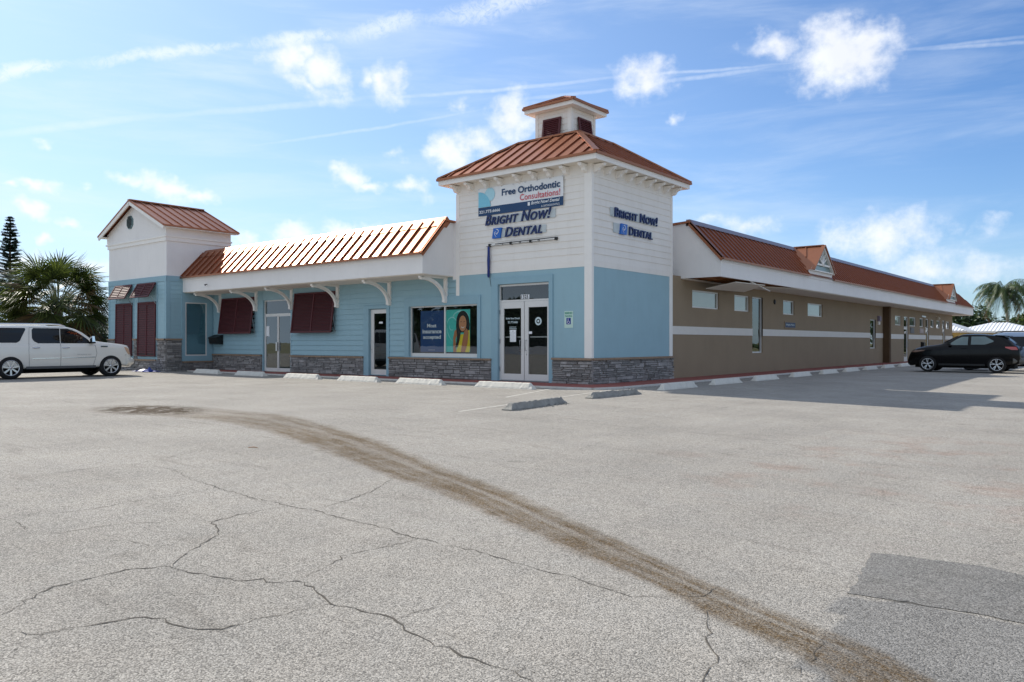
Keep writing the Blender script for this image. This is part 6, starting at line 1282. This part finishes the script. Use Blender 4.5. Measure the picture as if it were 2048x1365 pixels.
bush('dark_tree', 'dark rounded tree just beyond the far end of the building', (-1.0, 72, 0), 3.0, 3.0, 5.0, 5000, M_BUSHD, .26, 8, 'tree', True)
bush('leafy_tree', 'yellow green tree under the coconut fronds behind the white roof', (4.9, 74.5, 0), 3.4, 2.6, 4.2, 5200, M_BUSH, .24, 9, 'tree', True)
bush('leafy_tree', 'olive tree at the right edge behind the silver SUV', (8.5, 79.0, 0), 3.2, 2.6, 4.6, 4200, M_BUSH, .24, 10, 'tree', True)
bush('dark_tree', 'dark low tree between the dark rounded tree and the coconut palm', (1.6, 80, 0), 3.6, 2.6, 4.0, 4200, M_BUSHD, .26, 12, 'tree', True)
# far tree line that reads as one mass
g = MB(); r = random.Random(31)
for i in range(9000):
    t = r.random(); an = R(60)+t*R(150); dd = 150+20*math.sin(t*40)+r.uniform(-6, 6); hh = 3.2+1.6*math.sin(t*63)+1.0*math.sin(t*170)
    p = Vector((math.cos(an)*dd, math.sin(an)*dd, max(.2, hh*r.random()**.6))); l = r.uniform(.4, .8); u = Vector((r.gauss(0, 1), r.gauss(0, 1), r.gauss(0, .8))).normalized(); w2 = u.cross(Vector((r.gauss(0, 1), r.gauss(0, 1), r.gauss(0, 1)))).normalized()
    g.add([p-u*l, p+w2*l*.5, p+u*l, p-w2*l*.5], [(0, 1, 2, 3)])
tag(g.build('far_tree_line', M_BUSHD), 'low far belt of dark trees along the horizon', 'trees', kind='stuff')
# ------------------------------------------------------------------ neighbouring houses
h = thing('white_roofed_house', 'low yellow house with white ribbed metal hip roof beyond the far end of the building', 'house', (1.2, 60.5, 0))
M_WROOF = mat('white_ribbed_metal', lin(232, 234, 238), .4, var=.03)
def hiproof(x0, x1, y0, y1, z0, z1, ins, sp):
    a = MB(); lo = [(x0, y0), (x1, y0), (x1, y1), (x0, y1)]; ym = (y0+y1)/2; rg = [(x0+ins, ym), (x1-ins, ym), (x1-ins, ym), (x0+ins, ym)]
    for i in range(4):
        a0 = Vector((*lo[i], z0)); a1 = Vector((*lo[(i+1) % 4], z0)); b0 = Vector((*rg[i], z1)); b1 = Vector((*rg[(i+1) % 4], z1))
        if (b1-b0).length > .01: a.quad(a0, a1, b1, b0)
        else: a.add([a0, a1, b0], [(0, 1, 2)])
        L = (a1-a0).length; d = (a1-a0).normalized(); ins2 = (b0-a0).dot(d); up = b0-a0-d*ins2; nr = d.cross(up).normalized(); nr = nr if nr.z > 0 else -nr
        n = int(L/sp)
        for k in range(1, n):
            s = k*L/n; t = min(1, s/max(ins2, .01), (L-s)/max(ins2, .01)); p = a0+d*s; a.bar(p+nr*.02, p+up*t+nr*.02, sp*.35, .05, nr)
    return a
a = hiproof(-9.0, .6, 57.5, 64.5, 2.35, 3.66, 3.3, .26); a.build('roof', M_WROOF, h)
a = hiproof(-1.4, 5.6, 61.5, 68.5, 2.32, 3.15, 2.9, .28); a.build('roof', M_WROOF, h)
a = MB(); a.box(-8.4, 58.1, 0, .0, 63.9, 2.3); a.box(.003, 62.1, 0, 5.0, 67.9, 2.28); a.build('wall', mat('yellow_house_paint', lin(214, 188, 120), .8), h)
a = MB(); a.box(-9.05, 57.44, 2.19, .66, 64.56, 2.345); a.box(-1.45, 61.44, 2.16, 5.66, 68.56, 2.31); a.build('eaves', M_TRIM, h)
a = MB(); 
for x in (-5.4, -3.4, -1.4): a.box(x, 58.04, .9, x+.9, 58.12, 1.95)
a.build('window', M_CARGLASS, h)
h = thing('green_house', 'pale green low house seen between the fan palm and the gabled tower', 'house', (-47.5, 4.6, 0))
a = MB(); a.box(-52.5, 3.0, 0, -44.5, 9.5, 1.75); a.build('wall', mat('green_house_paint', lin(150, 186, 172), .8), h)
a = hiproof(-53.2, -43.8, 2.3, 10.2, 1.85, 2.75, 3.2, .8); a.build('roof', mat('grey_shingle', lin(168, 176, 170), .85, var=.1), h)
a = MB(); a.box(-44.52, 4.0, .9, -44.44, 5.2, 1.5); a.box(-46.6, 2.92, .8, -45.4, 3.02, 1.5); a.build('window', M_CARGLASS, h)
# overhead wires, strung between two far poles
def pole(x, y, hgt, lb):
    o = thing('utility_pole', lb, 'pole', (x, y, 0)); a = MB(); a.tube([(x, y, 0), (x, y, hgt)], [.16, .11], 8); a.build('post', M_BARK, o); a = MB(); a.bar((x-.2, y-1.1, hgt-.5), (x+.2, y+1.1, hgt-.5), .1, .12); a.build('crossarm', M_BARK, o)
pole(-88, -34, 9.2, 'wooden utility pole out beyond the left edge of the lot'); pole(-66, 52, 9.2, 'wooden utility pole hidden behind the building')
for k, (dz, lb) in enumerate(((0, 'thin overhead power line, topmost of three left of the gabled tower'), (-.55, 'thin overhead power line, middle one of three left of the gabled tower'), (-1.75, 'thin overhead power line, lowest of three left of the gabled tower'))):
    P = []
    for i in range(17):
        t = i/16; P.append((-88+22*t, -34+86*t, 9.0+dz-1.1*4*t*(1-t)*.5))
    a = MB(); a.tube(P, .022, 4); tag(a.build('power_line', M_BLACK), lb, 'cable', 'overhead power lines')
# what the glass mirrors: far side of the road
a = MB(); a.box(-72, -47.2, 0, -8, -47.0, .9); tag(a.build('garden_wall', M_STUCCO), 'long white garden wall across the street behind the camera', 'wall')
for i, (x, y) in enumerate(((-67, -52), (-56, -51.5), (-45, -50), (-34, -51))): bush('street_tree', ['broad dark street tree behind the white wall, farthest along', 'street tree behind the white wall, second along', 'street tree behind the white wall, third along', 'street tree behind the white wall, nearest the corner'][i], (x, y, 0), 7.5, 3, 6.0, 5200, M_BUSHD, .6, 40+i, 'tree', True, 'street trees behind the camera')
coconut('street_palm', 'palm on the open ground behind and right of the camera', (22, 26, -.2), 5.0, 2.8, 18, 15)
